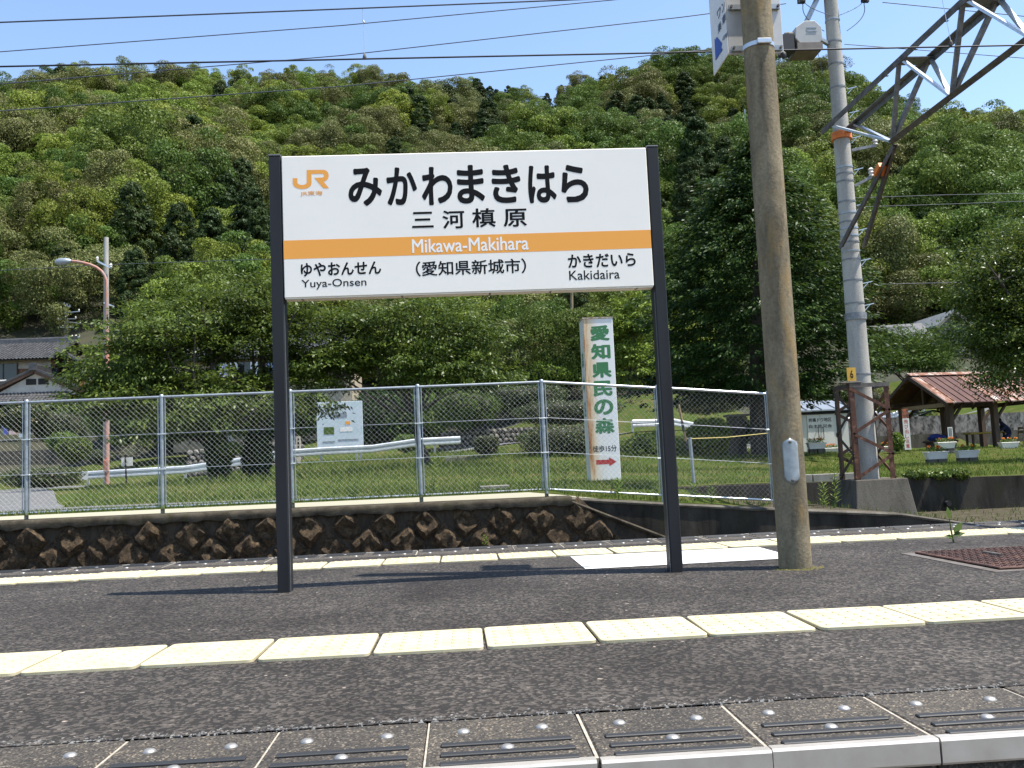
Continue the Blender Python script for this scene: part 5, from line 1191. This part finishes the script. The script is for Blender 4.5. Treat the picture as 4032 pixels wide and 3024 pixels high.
# --- dry stone banks
def stone_bank(label, line, h, lean=.3, single=True):
    t = thing('stone_bank', label, 'stone bank', (line[0][0], line[0][1], zt1(*line[0]))); ms = []
    for s in range(6):
        bm = bmesh.new(); bmesh.ops.create_icosphere(bm, subdivisions=1, radius=1)
        for v in bm.verts: v.co *= 1 + .3 * noise.noise(v.co * 1.5 + Vector((s * 7, 0, 0)))
        me = bpy.data.meshes.new('stone'); bm.to_mesh(me); bm.free(); me.materials.append(MT['rock_grey']); ms.append(me)
    off = origin(t); m = MB(); r = .17
    for (xa, ya), (xb, yb) in zip(line[:-1], line[1:]):
        L = math.hypot(xb - xa, yb - ya); n = int(L / (r * 1.75)); nr = int(h / (r * 1.55))
        za, zb = zt1(xa, ya), zt1(xb, yb)
        m.add([(xa, ya + .05, za - .2), (xb, yb + .05, zb - .2), (xb, yb + .05 + lean, zb + h), (xa, ya + .05 + lean, za + h)], [(0, 1, 2, 3)])
        for i in range(n):
            for j in range(nr):
                f = (i + .5 + (j % 2) * .5) / n; v = (j + .5) / nr
                o = link('stone', random.choice(ms), t); o.location = Vector((xa + (xb - xa) * f, ya + (yb - ya) * f + lean * v, za + (zb - za) * f + h * v)) - off
                o.scale = (r * random.uniform(.85, 1.2), r * random.uniform(.8, 1.2), r * random.uniform(.75, 1.05)); o.rotation_euler = (random.uniform(-.4, .4), random.uniform(0, 6), random.uniform(-.4, .4))
    m.build('earth_core', 'mortar_dark', t)
stone_bank('dark dry stone bank above the guardrail behind the cherry trunks', [(-14, 47.5), (-8.2, 47.5)], 1.35)
stone_bank('dark dry stone bank below the azalea hedges in the middle', [(-1.2, 50), (5.2, 50.5)], 1.1)
# ================================================================== VEGETATION
def zone(px, py, rx, ry, Y, depth=None):
    c = P(px, py, Y); s = Y / F_PX; return ((c.x, c.y, c.z), (rx * s, depth or rx * s * .8, ry * s))
def leafy_tree(name, label, base_px, Y, ells, n_spray, n_per, rad, L, W, mat, r0, ntips=9, flat=.35, droop=.5, group=None, shell=.45, base=None, clump=9):
    b = base or (lambda c: (c.x, c.y, zt1(c.x, c.y)))(P(base_px[0], base_px[1], Y))
    t = thing(name, label, 'tree', b, group)
    nc = max(8, n_spray // clump); c, d = in_ellipsoids(ells, nc, shell); c = np.repeat(c, clump, 0); d = np.repeat(d, clump, 0)
    c = c + rng.normal(size=c.shape) * np.array([1.35, 1.35, .38]) * rad * (clump > 1)
    pos, ax, nr, LL, WW = spray_leaves(c, d, n_per, rad, flat, droop, L, W)
    me = leaf_mesh('crown', pos - np.array(b), ax, nr, LL, WW, mat, .1); link('crown', me, t)
    tips = [Vector(c[i]) for i in rng.choice(len(c), ntips, replace=False)]
    limbs('trunk', b, tips, r0, t); return t
YC = 28
leafy_tree('cherry_tree', 'leafy cherry tree with a thick forked trunk, left of the pair', (855, 1900), 28.0,
    [zone(620, 1320, 190, 130, 28), zone(500, 1430, 170, 110, 28), zone(760, 1420, 190, 140, 28), zone(430, 1560, 150, 70, 27.5), zone(640, 1570, 190, 100, 27.2), zone(880, 1540, 150, 110, 27.5), zone(760, 1260, 150, 110, 28.5), zone(330, 1570, 80, 40, 27), zone(560, 1650, 150, 50, 26.8), zone(720, 1690, 120, 40, 26.8), zone(860, 1640, 110, 50, 27)], 950, 34, .34, .135, .06, 'cherry', .26, 14)
leafy_tree('cherry_tree', 'tall leafy cherry tree behind the left post of the name board', (1030, 1890), 29.0,
    [zone(940, 1220, 160, 120, 29), zone(1080, 1180, 140, 120, 29.5), zone(1010, 1350, 190, 120, 29), zone(1150, 1330, 130, 150, 29), zone(860, 1150, 90, 60, 29), zone(1010, 1540, 140, 70, 28.5), zone(760, 1660, 90, 60, 27.5), zone(1010, 1640, 110, 50, 28), zone(1180, 1600, 90, 60, 28)], 760, 34, .34, .135, .06, 'cherry', .27, 12)
leafy_tree('cherry_tree', 'spreading cherry tree with a slim dark trunk under the name board', (1690, 1845), 30.0,
    [zone(1560, 1290, 200, 100, 30), zone(1750, 1270, 170, 100, 30), zone(1850, 1330, 130, 110, 30), zone(1380, 1330, 160, 130, 30), zone(1300, 1450, 160, 90, 29.6), zone(1520, 1430, 200, 90, 29.5), zone(1760, 1430, 190, 80, 29.5), zone(1230, 1560, 110, 60, 29), zone(1560, 1590, 70, 50, 29), zone(1730, 1620, 120, 70, 29.4), zone(1900, 1480, 110, 60, 30)], 1150, 34, .34, .135, .06, 'cherry', .13, 14)
# ivy sleeves on the two thick trunks and the low leafy boughs
def shrub(label, px, py, rx, ry, Y, mat='hedge', n=2600, L=.09, W=.045, name='bush', depth=None, boxy=2.0, group=None, cat='bush', lift=True):
    c = P(px, py, Y); s = Y / F_PX; R = (rx * s, depth or rx * s * .8, ry * s)
    g = zt1(c.x, Y); b = (c.x, Y, min(g, c.z - R[2] * .7)); t = thing(name, label, cat, b, group)
    d = rand_dirs(n); k = (np.abs(d) ** boxy).sum(1) ** (-1 / boxy) if boxy != 2 else np.ones(n)
    rad = (.80 + .22 * rng.random(n)) * (1 + .07 * np.sin(d[:, 0] * 7 + d[:, 2] * 5) + .05 * np.sin(d[:, 1] * 11 + 2))
    pos = np.array(c) + d * (k * rad)[:, None] * np.array(R)
    ax = rng.normal(size=(n, 3)) + d * .6; nr = d + rng.normal(size=(n, 3)) * .45
    sz = .7 + .6 * rng.random(n)
    me = leaf_mesh('foliage', pos - np.array(b), ax, nr, L * sz, W * sz, mat); link('foliage', me, t)
    # dark twig core so the shell is not see-through
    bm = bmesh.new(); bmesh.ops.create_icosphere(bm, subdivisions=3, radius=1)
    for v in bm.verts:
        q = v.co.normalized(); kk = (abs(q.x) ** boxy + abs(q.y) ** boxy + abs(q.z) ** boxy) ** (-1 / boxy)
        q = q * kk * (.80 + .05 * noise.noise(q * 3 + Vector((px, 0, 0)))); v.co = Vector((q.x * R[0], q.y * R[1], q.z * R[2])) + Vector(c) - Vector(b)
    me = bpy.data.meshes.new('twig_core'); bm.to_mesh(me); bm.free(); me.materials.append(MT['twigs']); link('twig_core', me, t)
    return t
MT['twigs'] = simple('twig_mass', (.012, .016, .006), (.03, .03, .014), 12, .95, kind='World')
shrub('ivy clothing the left cherry trunk', 862, 1800, 52, 100, 27.6, 'conifer', 1500, .12, .08, 'ivy', cat='ivy')
shrub('ivy clothing the cherry trunk just left of the sign post', 1010, 1800, 62, 100, 28.6, 'conifer', 1700, .12, .08, 'ivy', cat='ivy')
shrub('small leafy shoot bush between the two cherry trunks', 905, 1768, 52, 28, 27.3, 'cherry', 700, .12, .055)
# hedges and bushes
for k, (px_, py_, rx_, ry_, Y_, mt_, lb_) in enumerate([(480, 1660, 130, 90, 52, 'broad_m', 'added dark shrub mass filling the shade right of the street lamp'), (680, 1640, 140, 100, 54, 'conifer', 'added deep green thicket filling the shade behind the left cherry tree'), (860, 1650, 130, 90, 53, 'broad_m', 'added shrub mass filling the shade behind the two cherry trunks'), (1040, 1640, 120, 100, 54, 'conifer', 'added dark thicket filling the shade behind the left sign post'), (1200, 1630, 110, 90, 55, 'broad_m', 'added shrub mass filling the shade left of the map board'), (1480, 1640, 120, 110, 53, 'conifer', 'added dark thicket filling the shade right of the map board'), (1660, 1650, 110, 100, 54, 'broad_m', 'added shrub mass filling the shade behind the slim cherry trunk'), (90, 1640, 90, 60, 56, 'hedge', 'dull bush under the washing line'), (420, 1590, 100, 70, 60, 'broad_m', 'round shrub beside the tiled house')]):  # shrub masses and thickets added to give the deep shade behind the cherries
    shrub(lb_, px_, py_, rx_, ry_, Y_, mt_, 4200, .2, .1)
shrub('long low clipped hedge beside the road at the left', 170, 1880, 125, 36, 37, 'hedge', 5200, .09, .045, 'hedge', 1.2, 4, cat='hedge')
shrub('round clipped bush behind the low left hedge', 290, 1770, 62, 48, 48, 'broad_m', 2600, .11, .06, boxy=2.4)
shrub('rounded bush stacked behind the round one by the lamp', 245, 1740, 60, 40, 50, 'broad_m', 2200, .11, .06)
shrub('tall brown green hedge in front of the tiled house', 235, 1680, 105, 60, 58, 'hedge', 4200, .12, .06, 'hedge', 1.5, 4, cat='hedge')
shrub('flattened bush left of the street lamp foot', 395, 1800, 50, 30, 45, 'hedge', 1600, .1, .05)
shrub('small square clipped bush at the end of the left guardrail', 1912, 1752, 48, 36, 33.5, 'hedge', 2600, .085, .04, boxy=3.2)
shrub('wide dark clipped hedge behind the corner fence post', 2230, 1735, 185, 62, 33, 'hedge', 9000, .085, .042, 'hedge', 1.4, 3.2, cat='hedge')
shrub('second hedge tier above the wide dark hedge', 2230, 1625, 210, 46, 47, 'hedge', 7000, .11, .055, 'hedge', 1.6, 3.2, cat='hedge')
shrub('upper hedge with white blossoms behind the corner fence post', 2040, 1570, 190, 50, 54, 'hedge', 7000, .12, .06, 'hedge', 1.6, 3, cat='hedge')
shrub('leafy bush heap over the stone bank', 1830, 1610, 140, 80, 50, 'broad_m', 4600, .16, .08)
shrub('light green bush under the map board side', 1600, 1745, 50, 36, 44, 'weed', 1400, .14, .07)
shrub('bright leafy bush mass behind the slim fence corner', 2160, 1480, 170, 60, 62, 'broad_y', 5200, .2, .11)
shrub('grassy bush on the slope right of the pillar sign', 2560, 1770, 110, 70, 34, 'weed', 4200, .16, .05)
shrub('tall weedy bush under the right guardrail', 2790, 1720, 90, 75, 35, 'broad_y', 4000, .13, .06)
shrub('brown green hedge above the right guardrail', 2790, 1590, 130, 40, 50, 'hedge', 4600, .11, .05, 'hedge', 1.5, 3, cat='hedge')
shrub('yellowing hedge above the storage shed', 3330, 1580, 170, 50, 54, 'hedge', 5600, .12, .06, 'hedge', 1.5, 3, cat='hedge')
shrub('dark bush in the shade beside the conifer foot', 2920, 1700, 40, 60, 38, 'conifer', 1600, .12, .06)
shrub('plant with broad leaves left of the shelter', 3530, 1740, 30, 36, 36, 'weed', 900, .14, .08)
# creeping plants on top of the lawn wall
for k, (px_, w_) in enumerate([(3605, 40), (3690, 48), (3770, 40)]):
    shrub(['leafy creeper spilling over the lawn wall beside the lattice base', 'leafy creeper in the middle of the lawn wall top', 'shaded creeper at the right of the lawn wall top'][k], px_, 1868, w_, 20, 19.9, 'weed', 900, .10, .07, 'creeper', .35, cat='creeper')
# plum-like trees behind the shelter and other mid-distance trees
leafy_tree('plum_tree', 'light green fruit tree behind the rest shelter', (3600, 1560), 50, [zone(3560, 1400, 150, 90, 50), zone(3700, 1380, 130, 90, 50), zone(3480, 1390, 90, 80, 50), zone(3640, 1320, 110, 60, 50)], 420, 40, .5, .22, .06, 'broad_m', .16, 10, .6, -.2)
leafy_tree('young_tree', 'yellow green tree between the pillar sign and the big conifer', (2480, 1560), 60, [zone(2480, 1330, 70, 110, 60), zone(2470, 1470, 80, 80, 60), zone(2500, 1230, 60, 70, 60)], 260, 40, .5, .24, .11, 'broad_y', .15, 8)
# glossy evergreen at the right edge
leafy_tree('camphor_tree', 'glossy dark evergreen tree leaning in at the right edge', (4180, 1840), 27,
    [zone(4010, 1090, 190, 190, 27), zone(4080, 1280, 260, 200, 27), zone(3900, 1300, 140, 190, 27), zone(3960, 1480, 140, 80, 26.6), zone(3930, 1120, 110, 150, 27), zone(4150, 1000, 220, 170, 27.4), zone(4250, 1200, 250, 280, 27.5), zone(4090, 920, 100, 60, 27)], 2600, 36, .33, .11, .05, 'glossy', .3, 12, .5, .3, base=(19.0, 27.3, zt1(19, 27.3)))
# big conifer: whorls of drooping fan sprays
def big_conifer():
    b0 = P(3010, 1790, 36); b = (b0.x, 36.0, zt1(b0.x, 36)); t = thing('conifer_tree', 'huge dark conifer with drooping boughs behind the platform pole', 'tree', b)
    prof = [(560, 20), (640, 110), (720, 200), (820, 290), (950, 390), (1100, 450), (1250, 485), (1400, 480), (1500, 440), (1570, 330)]
    cs, ds = [], []; cxl = lambda py: 2960 + (py - 560) / 1000 * 30
    mbb = MB(); mbb.tube([(b[0], 36, b[2] - .1), (b[0], 36, b[2] + 3), (P(2990, 1100, 36).x, 36, P(2990, 1100, 36).z), (P(2965, 600, 36).x, 36, P(2965, 600, 36).z)], [.55, .42, .25, .05], 14)
    s = 36 / F_PX
    for py in np.arange(570, 1575, 21.0):
        R = np.interp(py, [a for a, c in prof], [c for a, c in prof]) * s; c = P(cxl(py), py, 36)
        n = max(4, int(6 + R * 3.4)); a0 = random.uniform(0, 6)
        for k in range(n):
            a = a0 + PI2 * k / n + random.uniform(-.2, .2); r = R * random.uniform(.72, 1.08) * (1 + .12 * math.sin(a * 3 + py * .02)); ca, sa = math.cos(a), math.sin(a) * .9
            tip = Vector((c.x + r * ca, c.y + r * sa, c.z - .12 * r))
            if r > 1 and random.random() < .35: 0 and mbb.tube([(c.x, c.y, c.z + .15 * r), (c.x + r * .5 * ca, c.y + r * .5 * sa, c.z + .06 * r), tip], [.045, .03, .01], 5)
            for f in np.arange(max(.2, 1 - 1.7 / max(r, .3)), 1.01, .11 if r > 1.5 else .2):
                if random.random() < .25: continue
                cs.append((c.x + r * f * ca + random.gauss(0, .16), c.y + r * f * sa + random.gauss(0, .16), c.z + .1 * r * (1 - f) - .1 * r * f * f + random.gauss(0, .10))); ds.append((ca, sa, -.25))
    cs, ds = np.array(cs), np.array(ds)
    pos, ax, nr, LL, WW = spray_leaves(cs, ds, 26, .32, .35, .35, .20, .075)
    ax = ax * .6 + np.repeat(ds, 26, 0) * .6
    link('crown', leaf_mesh('crown', pos - np.array(b), ax, nr, LL, WW, 'conifer', .1), t)
    mbb.build('trunk', 'bark', t, smooth=1.2)
big_conifer()

# ------------------------------------------------------------------ hillside forest
def proto(kind, seed, n_puff=46, per=330):
    """one wood tree about 8 m tall, origin at its base"""
    r = np.random.default_rng(seed); global rng; keep = rng; rng = r
    if kind == 'cypress':
        H = 9.5; m = 160; z = r.random(m) ** .8; rad = (1 - z) ** .55 * 2.6 + .15; a = r.random(m) * PI2; f = .55 + .5 * r.random(m)
        c = np.c_[np.cos(a) * rad * f, np.sin(a) * rad * f, 1.0 + z * (H - 1.4)]; d = unit(np.c_[np.cos(a), np.sin(a), .35 + z]); pr = .34 + .34 * (1 - z)
        per = 95; L, W = .24, .11
    else:
        H = 8.0; m = n_puff; d = rand_dirs(m); d[:, 2] = r.random(m) ** .8 * 1.7 - .75; d = unit(d)
        wob = 1 + .22 * np.sin(d[:, 0] * 4 + seed) + .18 * np.sin(d[:, 1] * 5 + seed * 2)
        c = d * np.array([3.5, 3.5, 3.4]) * (wob * (.62 + .32 * r.random(m)))[:, None] + np.array([0, 0, 4.4]); pr = .75 + .65 * r.random(m)
        L, W = (.20, .11) if kind != 'broad_o' else (.17, .10)
        if kind == 'broad_o': pr *= 1.1; per = int(per * 1.25)
    n = len(c) * per; cc = np.repeat(c, per, 0); dd = np.repeat(d, per, 0); pp = np.repeat(pr, per)[:, None]
    o = unit(rand_dirs(n) + dd * .55 + np.array([0, 0, .35])); t = (.55 + .45 * r.random(n) ** .5)[:, None]
    pos = cc + o * t * pp * np.array([1.15, 1.15, .75 if kind != 'cypress' else .8])
    nr = o + np.array([0, 0, .15]) + r.normal(size=(n, 3)) * .22; ax = r.normal(size=(n, 3)) + o * .3
    if kind == 'cypress': ax[:, 2] -= .4
    s = .7 + .7 * r.random(n)
    me = leaf_mesh('wood_' + kind, pos, ax, nr, L * s, W * s, kind)
    rng = keep
    return me
KINDS = ['broad_y', 'broad_o', 'broad_m', 'cypress']
PROTO = {k: [proto(k, 11 * i + j) for j in range(3)] for i, k in enumerate(KINDS)}
WORDS = {'broad_y': ('broadleaf_tree', 'yellow green broadleaf tree in the hillside wood'), 'broad_o': ('evergreen_oak', 'olive tan rounded evergreen tree in the hillside wood'), 'broad_m': ('broadleaf_tree', 'mid green broadleaf tree in the hillside wood'), 'cypress': ('cypress_tree', 'dark pointed cypress tree in the hillside wood')}
pts = []
yy = 64.0
r_ = random.Random(5)
while yy < 222:
    half = yy * .72 + 18; stepx = 4.3 + yy * .008; x = -half + r_.uniform(0, 3)
    while x < half + yy * .12:
        jx, jy = x + r_.uniform(-1.6, 1.6), yy + r_.uniform(-1.8, 1.8)
        x += stepx * r_.uniform(.75, 1.25)
        if -47 < jx < -23 and jy < 80.5: continue
        if -19 < jx < -3 and jy < 68: continue
        if 22 < jx < 42 and jy < 73.5: continue
        pts.append((jx, jy))
    yy += 4.1 + yy * .006
def species(x, y):
    z = zt1(x, y); px, py = to_px((x, y, z + 4))
    n1 = noise.noise((x * .028, y * .028, 3.1)); n2 = noise.noise((x * .07, y * .07, 9.7)); u = r_.random()
    cyp = 0.06
    if 1500 < px < 2250 and py < 720: cyp = .62
    if 2250 <= px < 3150: cyp = .40
    if 600 < px < 1350 and 800 < py < 1180: cyp = .55
    if px < 260 and py < 560: cyp = .45
    if px > 3150: cyp = .10
    if u < cyp + n1 * .35: return 'cypress', z
    u = r_.random() + n2 * .5
    if px < 1500: k = 'broad_y' if u < .42 else ('broad_o' if u < .78 else 'broad_m')
    elif px < 2300: k = 'broad_o' if u < .45 else ('broad_m' if u < .75 else 'broad_y')
    else: k = 'broad_m' if u < .55 else ('broad_o' if u < .72 else 'broad_y')
    return k, z
trees = []
for x, y in pts:
    k, z = species(x, y)
    if x / y < -.62 or x / y > .76: vis = 0
    else:
        px, py = to_px((x, y, z + 5)); vis = 1 if -150 < px < 4180 else 0
        if 1090 < px < 2560 and 640 < py < 1120: vis = 0      # behind the name board
    s = r_.uniform(.85, 1.5) * (1.0 if y > 90 else .85) * (.8 if k == 'cypress' else 1) * (.68 if y > 188 else 1); trees.append((vis / y, x, y, z, k, s, r_.uniform(0, 6.28), r_.randrange(3)))
trees.sort(key=lambda t: -t[0])
def wood_tree(x, y, z, k, s, a, v):
    nm, lb = WORDS[k]; px, py = to_px((x, y, z + 5 * s))
    zn = next(w for lim, w in ((250, 'at the left edge'), (600, 'above the street lamp'), (1090, 'left of the name board'), (1700, 'over the name board left half'), (2560, 'over the name board right half'), (2930, 'between name board and platform pole'), (3260, 'between the two concrete poles'), (3620, 'behind the truss foot'), (9999, 'at the right edge')) if px < lim)
    lb = ('small ' if s < .85 else 'big ' if s > 1.2 else '') + lb.replace('in the hillside wood', 'on %s slope ' % ('ridge' if py < 430 else 'upper' if py < 700 else 'middle' if py < 1000 else 'lower')) + zn
    o = link(nm, PROTO[k][v]); o.location = (x, y, z - .5 * s); o.rotation_euler = (0, 0, a); o.scale = (s, s, s * r_.uniform(.9, 1.25))
    tag(o, lb, 'tree', lb.replace('tree', 'trees', 1)); return o
for t in trees[:300]: wood_tree(*t[1:])
# the rest of the wood: one object of points instancing the same trees
rest = trees[300:]
pc = bpy.data.collections.new('wood_prototypes'); order = []
for k in KINDS:
    for j, me in enumerate(PROTO[k]):
        nm = 'wood_proto_%02d' % len(order); o = bpy.data.objects.new(nm, me); pc.objects.link(o); order.append((k, j))
me = bpy.data.meshes.new('hillside_forest'); me.from_pydata([(t[1], t[2], t[3] - .5 * t[5]) for t in rest], [], [])
for nm, ty, vals in (('kind_i', 'INT', [order.index((t[4], t[7])) for t in rest]), ('size_f', 'FLOAT', [t[5] for t in rest]), ('spin_f', 'FLOAT', [t[6] for t in rest])):
    at = me.attributes.new(nm, ty, 'POINT'); at.data.foreach_set('value', vals)
fo = link('hillside_forest', me); tag(fo, 'dense mixed wood covering the steep hillside', 'wood', kind='stuff')
ng = bpy.data.node_groups.new('forest', 'GeometryNodeTree'); ng.interface.new_socket('Geometry', in_out='INPUT', socket_type='NodeSocketGeometry'); ng.interface.new_socket('Geometry', in_out='OUTPUT', socket_type='NodeSocketGeometry')
gi, go = ng.nodes.new('NodeGroupInput'), ng.nodes.new('NodeGroupOutput')
ci = ng.nodes.new('GeometryNodeCollectionInfo'); ci.inputs['Collection'].default_value = pc; ci.inputs['Separate Children'].default_value = True; ci.inputs['Reset Children'].default_value = True
ip = ng.nodes.new('GeometryNodeInstanceOnPoints'); ip.inputs['Pick Instance'].default_value = True
def nattr(n, ty): a = ng.nodes.new('GeometryNodeInputNamedAttribute'); a.data_type = ty; a.inputs['Name'].default_value = n; return a.outputs['Attribute']
cr_ = ng.nodes.new('ShaderNodeCombineXYZ'); ng.links.new(nattr('spin_f', 'FLOAT'), cr_.inputs['Z'])
ng.links.new(gi.outputs[0], ip.inputs['Points']); ng.links.new(ci.outputs[0], ip.inputs['Instance']); ng.links.new(nattr('kind_i', 'INT'), ip.inputs['Instance Index'])
ng.links.new(cr_.outputs[0], ip.inputs['Rotation']); ng.links.new(nattr('size_f', 'FLOAT'), ip.inputs['Scale']); ng.links.new(ip.outputs[0], go.inputs[0])
fo.modifiers.new('forest', 'NODES').node_group = ng
# lone tall pine on the ridge
c0 = P(497, 262, 198)
pn = thing('ridge_pine', 'lone flat topped tree standing above the left ridge', 'tree', (c0.x, 198, c0.z - 8)); m = MB(); m.tube([(c0.x, 198, c0.z - 8), (c0.x + .2, 198, c0.z - 3), (c0.x, 198, c0.z + .2)], [.3, .22, .08], 7); m.build('trunk', 'bark', pn)
cc, dd = in_ellipsoids([((c0.x, 198, c0.z + .6), (1.6, 1.5, .6)), ((c0.x - .8, 198, c0.z - .9), (.8, .8, .35)), ((c0.x + .9, 198, c0.z - 1.3), (.8, .8, .3))], 60, .3)
pos, ax, nr, LL, WW = spray_leaves(cc, dd, 24, .5, .4, 0, .3, .12); link('crown', leaf_mesh('crown', pos - np.array(pn.location), ax, nr, LL, WW, 'broad_m'), pn)
# bare rock on the hill
lump('rock_outcrop', P(2640, 690, 150), (4.2, 3, 6.0), 'rock_grey', 'bare brown rock face among the hillside trees', 'rock', amp=.5, seed=3)

# ------------------------------------------------------------------ grass, weeds
def blades(name, n, fx, h, w, mat='blade', parent=None, label=None):
    xy = np.array([fx() for _ in range(n)]); z = zt(xy[:, 0], xy[:, 1]); hh = h * (.5 + rng.random(n))
    lean = rng.normal(size=(n, 3)) * .35; ax = np.c_[lean[:, 0], lean[:, 1], np.ones(n)]
    me = leaf_mesh(name, np.c_[xy, z + hh * .42], ax, rng.normal(size=(n, 3)) * [1, 1, .2], hh, w, mat); o = link(name, me, parent); o['kind'] = 'stuff'
    if label: tag(o, label, 'grass')
    return o
U = random.uniform
def lawn_pt():
    while True:
        Y = U(15.2, 41); x = U(-.62, .70) * Y
        if Y < 17 and x < 0: continue
        if x < -7 - (Y - 16.5) * .37 and Y < 40: continue
        if x > 3.6 and Y < 20.2: continue
        return x, Y
blades('lawn_grass', 60000, lawn_pt, .085, .018, label='short grass covering the lawn and bank beyond the fence')
blades('tall_grass', 9000, lambda: (U(-9, 6), U(24, 39)), .22, .02, label='longer grass tufts on the bank under the cherry trees')
blades('verge_grass', 16000, lambda: (U(-11, 1.4), U(13.88, 14.85)) if random.random() < .75 else (U(-1.5, 3.6), U(14.2, 17.5)), .06, .011, label='grass fringe along the foot of the fence')
blades('path_weeds', 1800, lambda: (U(4.4, 12) if random.random() < .6 else U(1.4, 5), U(14.0, 19.4)), .09, .014, label='weeds on the sloping path behind the ramp wall')
def weed(label, x, y, z, h, n, L, W, mat='weed', stem=True, name='weed', group=None):
    t = thing(name, label, 'weed', (x, y, z), group)
    f = np.linspace(.15, 1, n); a = np.arange(n) * 2.4; up = f * h; lean = .06 * h * np.sin(f * 2)
    pos = np.c_[x + lean + np.cos(a) * L * .42, y + np.sin(a) * L * .42, z + up]; ax = np.c_[np.cos(a), np.sin(a), np.full(n, .55)]; nr = np.c_[-np.cos(a) * .5, -np.sin(a) * .5, np.ones(n)]
    s = 1.15 - .55 * f
    link('leaves', leaf_mesh('leaves', pos - np.array([x, y, z]), ax, nr, L * s, W * s, mat, .15), t)
    MB().tube([(x, y, z - .01), (x + .06 * h * math.sin(1), y, z + h * .5), (x + .06 * h * math.sin(2), y, z + h)], [.006 * h + .002, .005 * h + .002, .002], 6).build('stem', 'weed', t)
    return t
for px_, py_, Y, h, lb in [(2222, 1932, 14.3, .55, 'tall leafy weed right of the corner fence post'), (2432, 1940, 14.0, .34, 'leafy weed below the pillar sign foot'), (2580, 1945, 14.4, .4, 'leafy weed just left of the right sign post'), (1705, 1935, 14.4, .6, 'bright weed clump right of the middle fence post'), (2730, 1948, 14.3, .3, 'broad leafed weed right of the right sign post'), (2800, 1962, 14.2, .28, 'pale weed at the foot of the right fence'), (3240, 1985, 14.9, .42, 'short weed right of the platform pole'), (3285, 1990, 15.0, .78, 'tall goldenrod weed beside the concrete plinth'), (1390, 1965, 14.2, .24, 'low weed right of the left sign post')]:
    c = P(px_, py_, Y); weed(lb, c.x, Y, zt1(c.x, Y), h, int(18 + h * 36), .15, .045)
c = G(3755, 2137)
wd = thing('platform_weed', 'broad leafed weed growing through the platform near the rusty cover', 'weed', (c.x, c.y, 0))
pos, ax, nr, LL = [], [], [], []
for a, f, el, L in [(2.2, .03, .1, .05), (-.2, .05, .15, .085), (.5, .065, .9, .085), (.2, .08, .7, .10), (1.7, .17, 1.4, .085), (-2.5, .03, .2, .06), (3.0, .04, .1, .06)]:
    pos.append((math.cos(a) * L * .45, math.sin(a) * L * .3, f + math.sin(el) * L * .3)); ax.append((math.cos(a) * math.cos(el), math.sin(a) * math.cos(el), math.sin(el))); nr.append((0, -.8, .6)); LL.append(L)
link('leaves', leaf_mesh('leaves', np.array(pos), np.array(ax), np.array(nr), np.array(LL), np.array(LL) * .5, 'cherry', .15), wd)
MB().tube([(c.x, c.y, 0), (c.x - .01, c.y, .08), (c.x - .015, c.y, .16)], [.006, .005, .003], 6).build('stem', 'weed', wd)
c = P(1910, 2130, 13.4)
weed('small bright weed growing from the stone wall face', c.x, 13.5, c.z - .08, .16, 16, .1, .03)
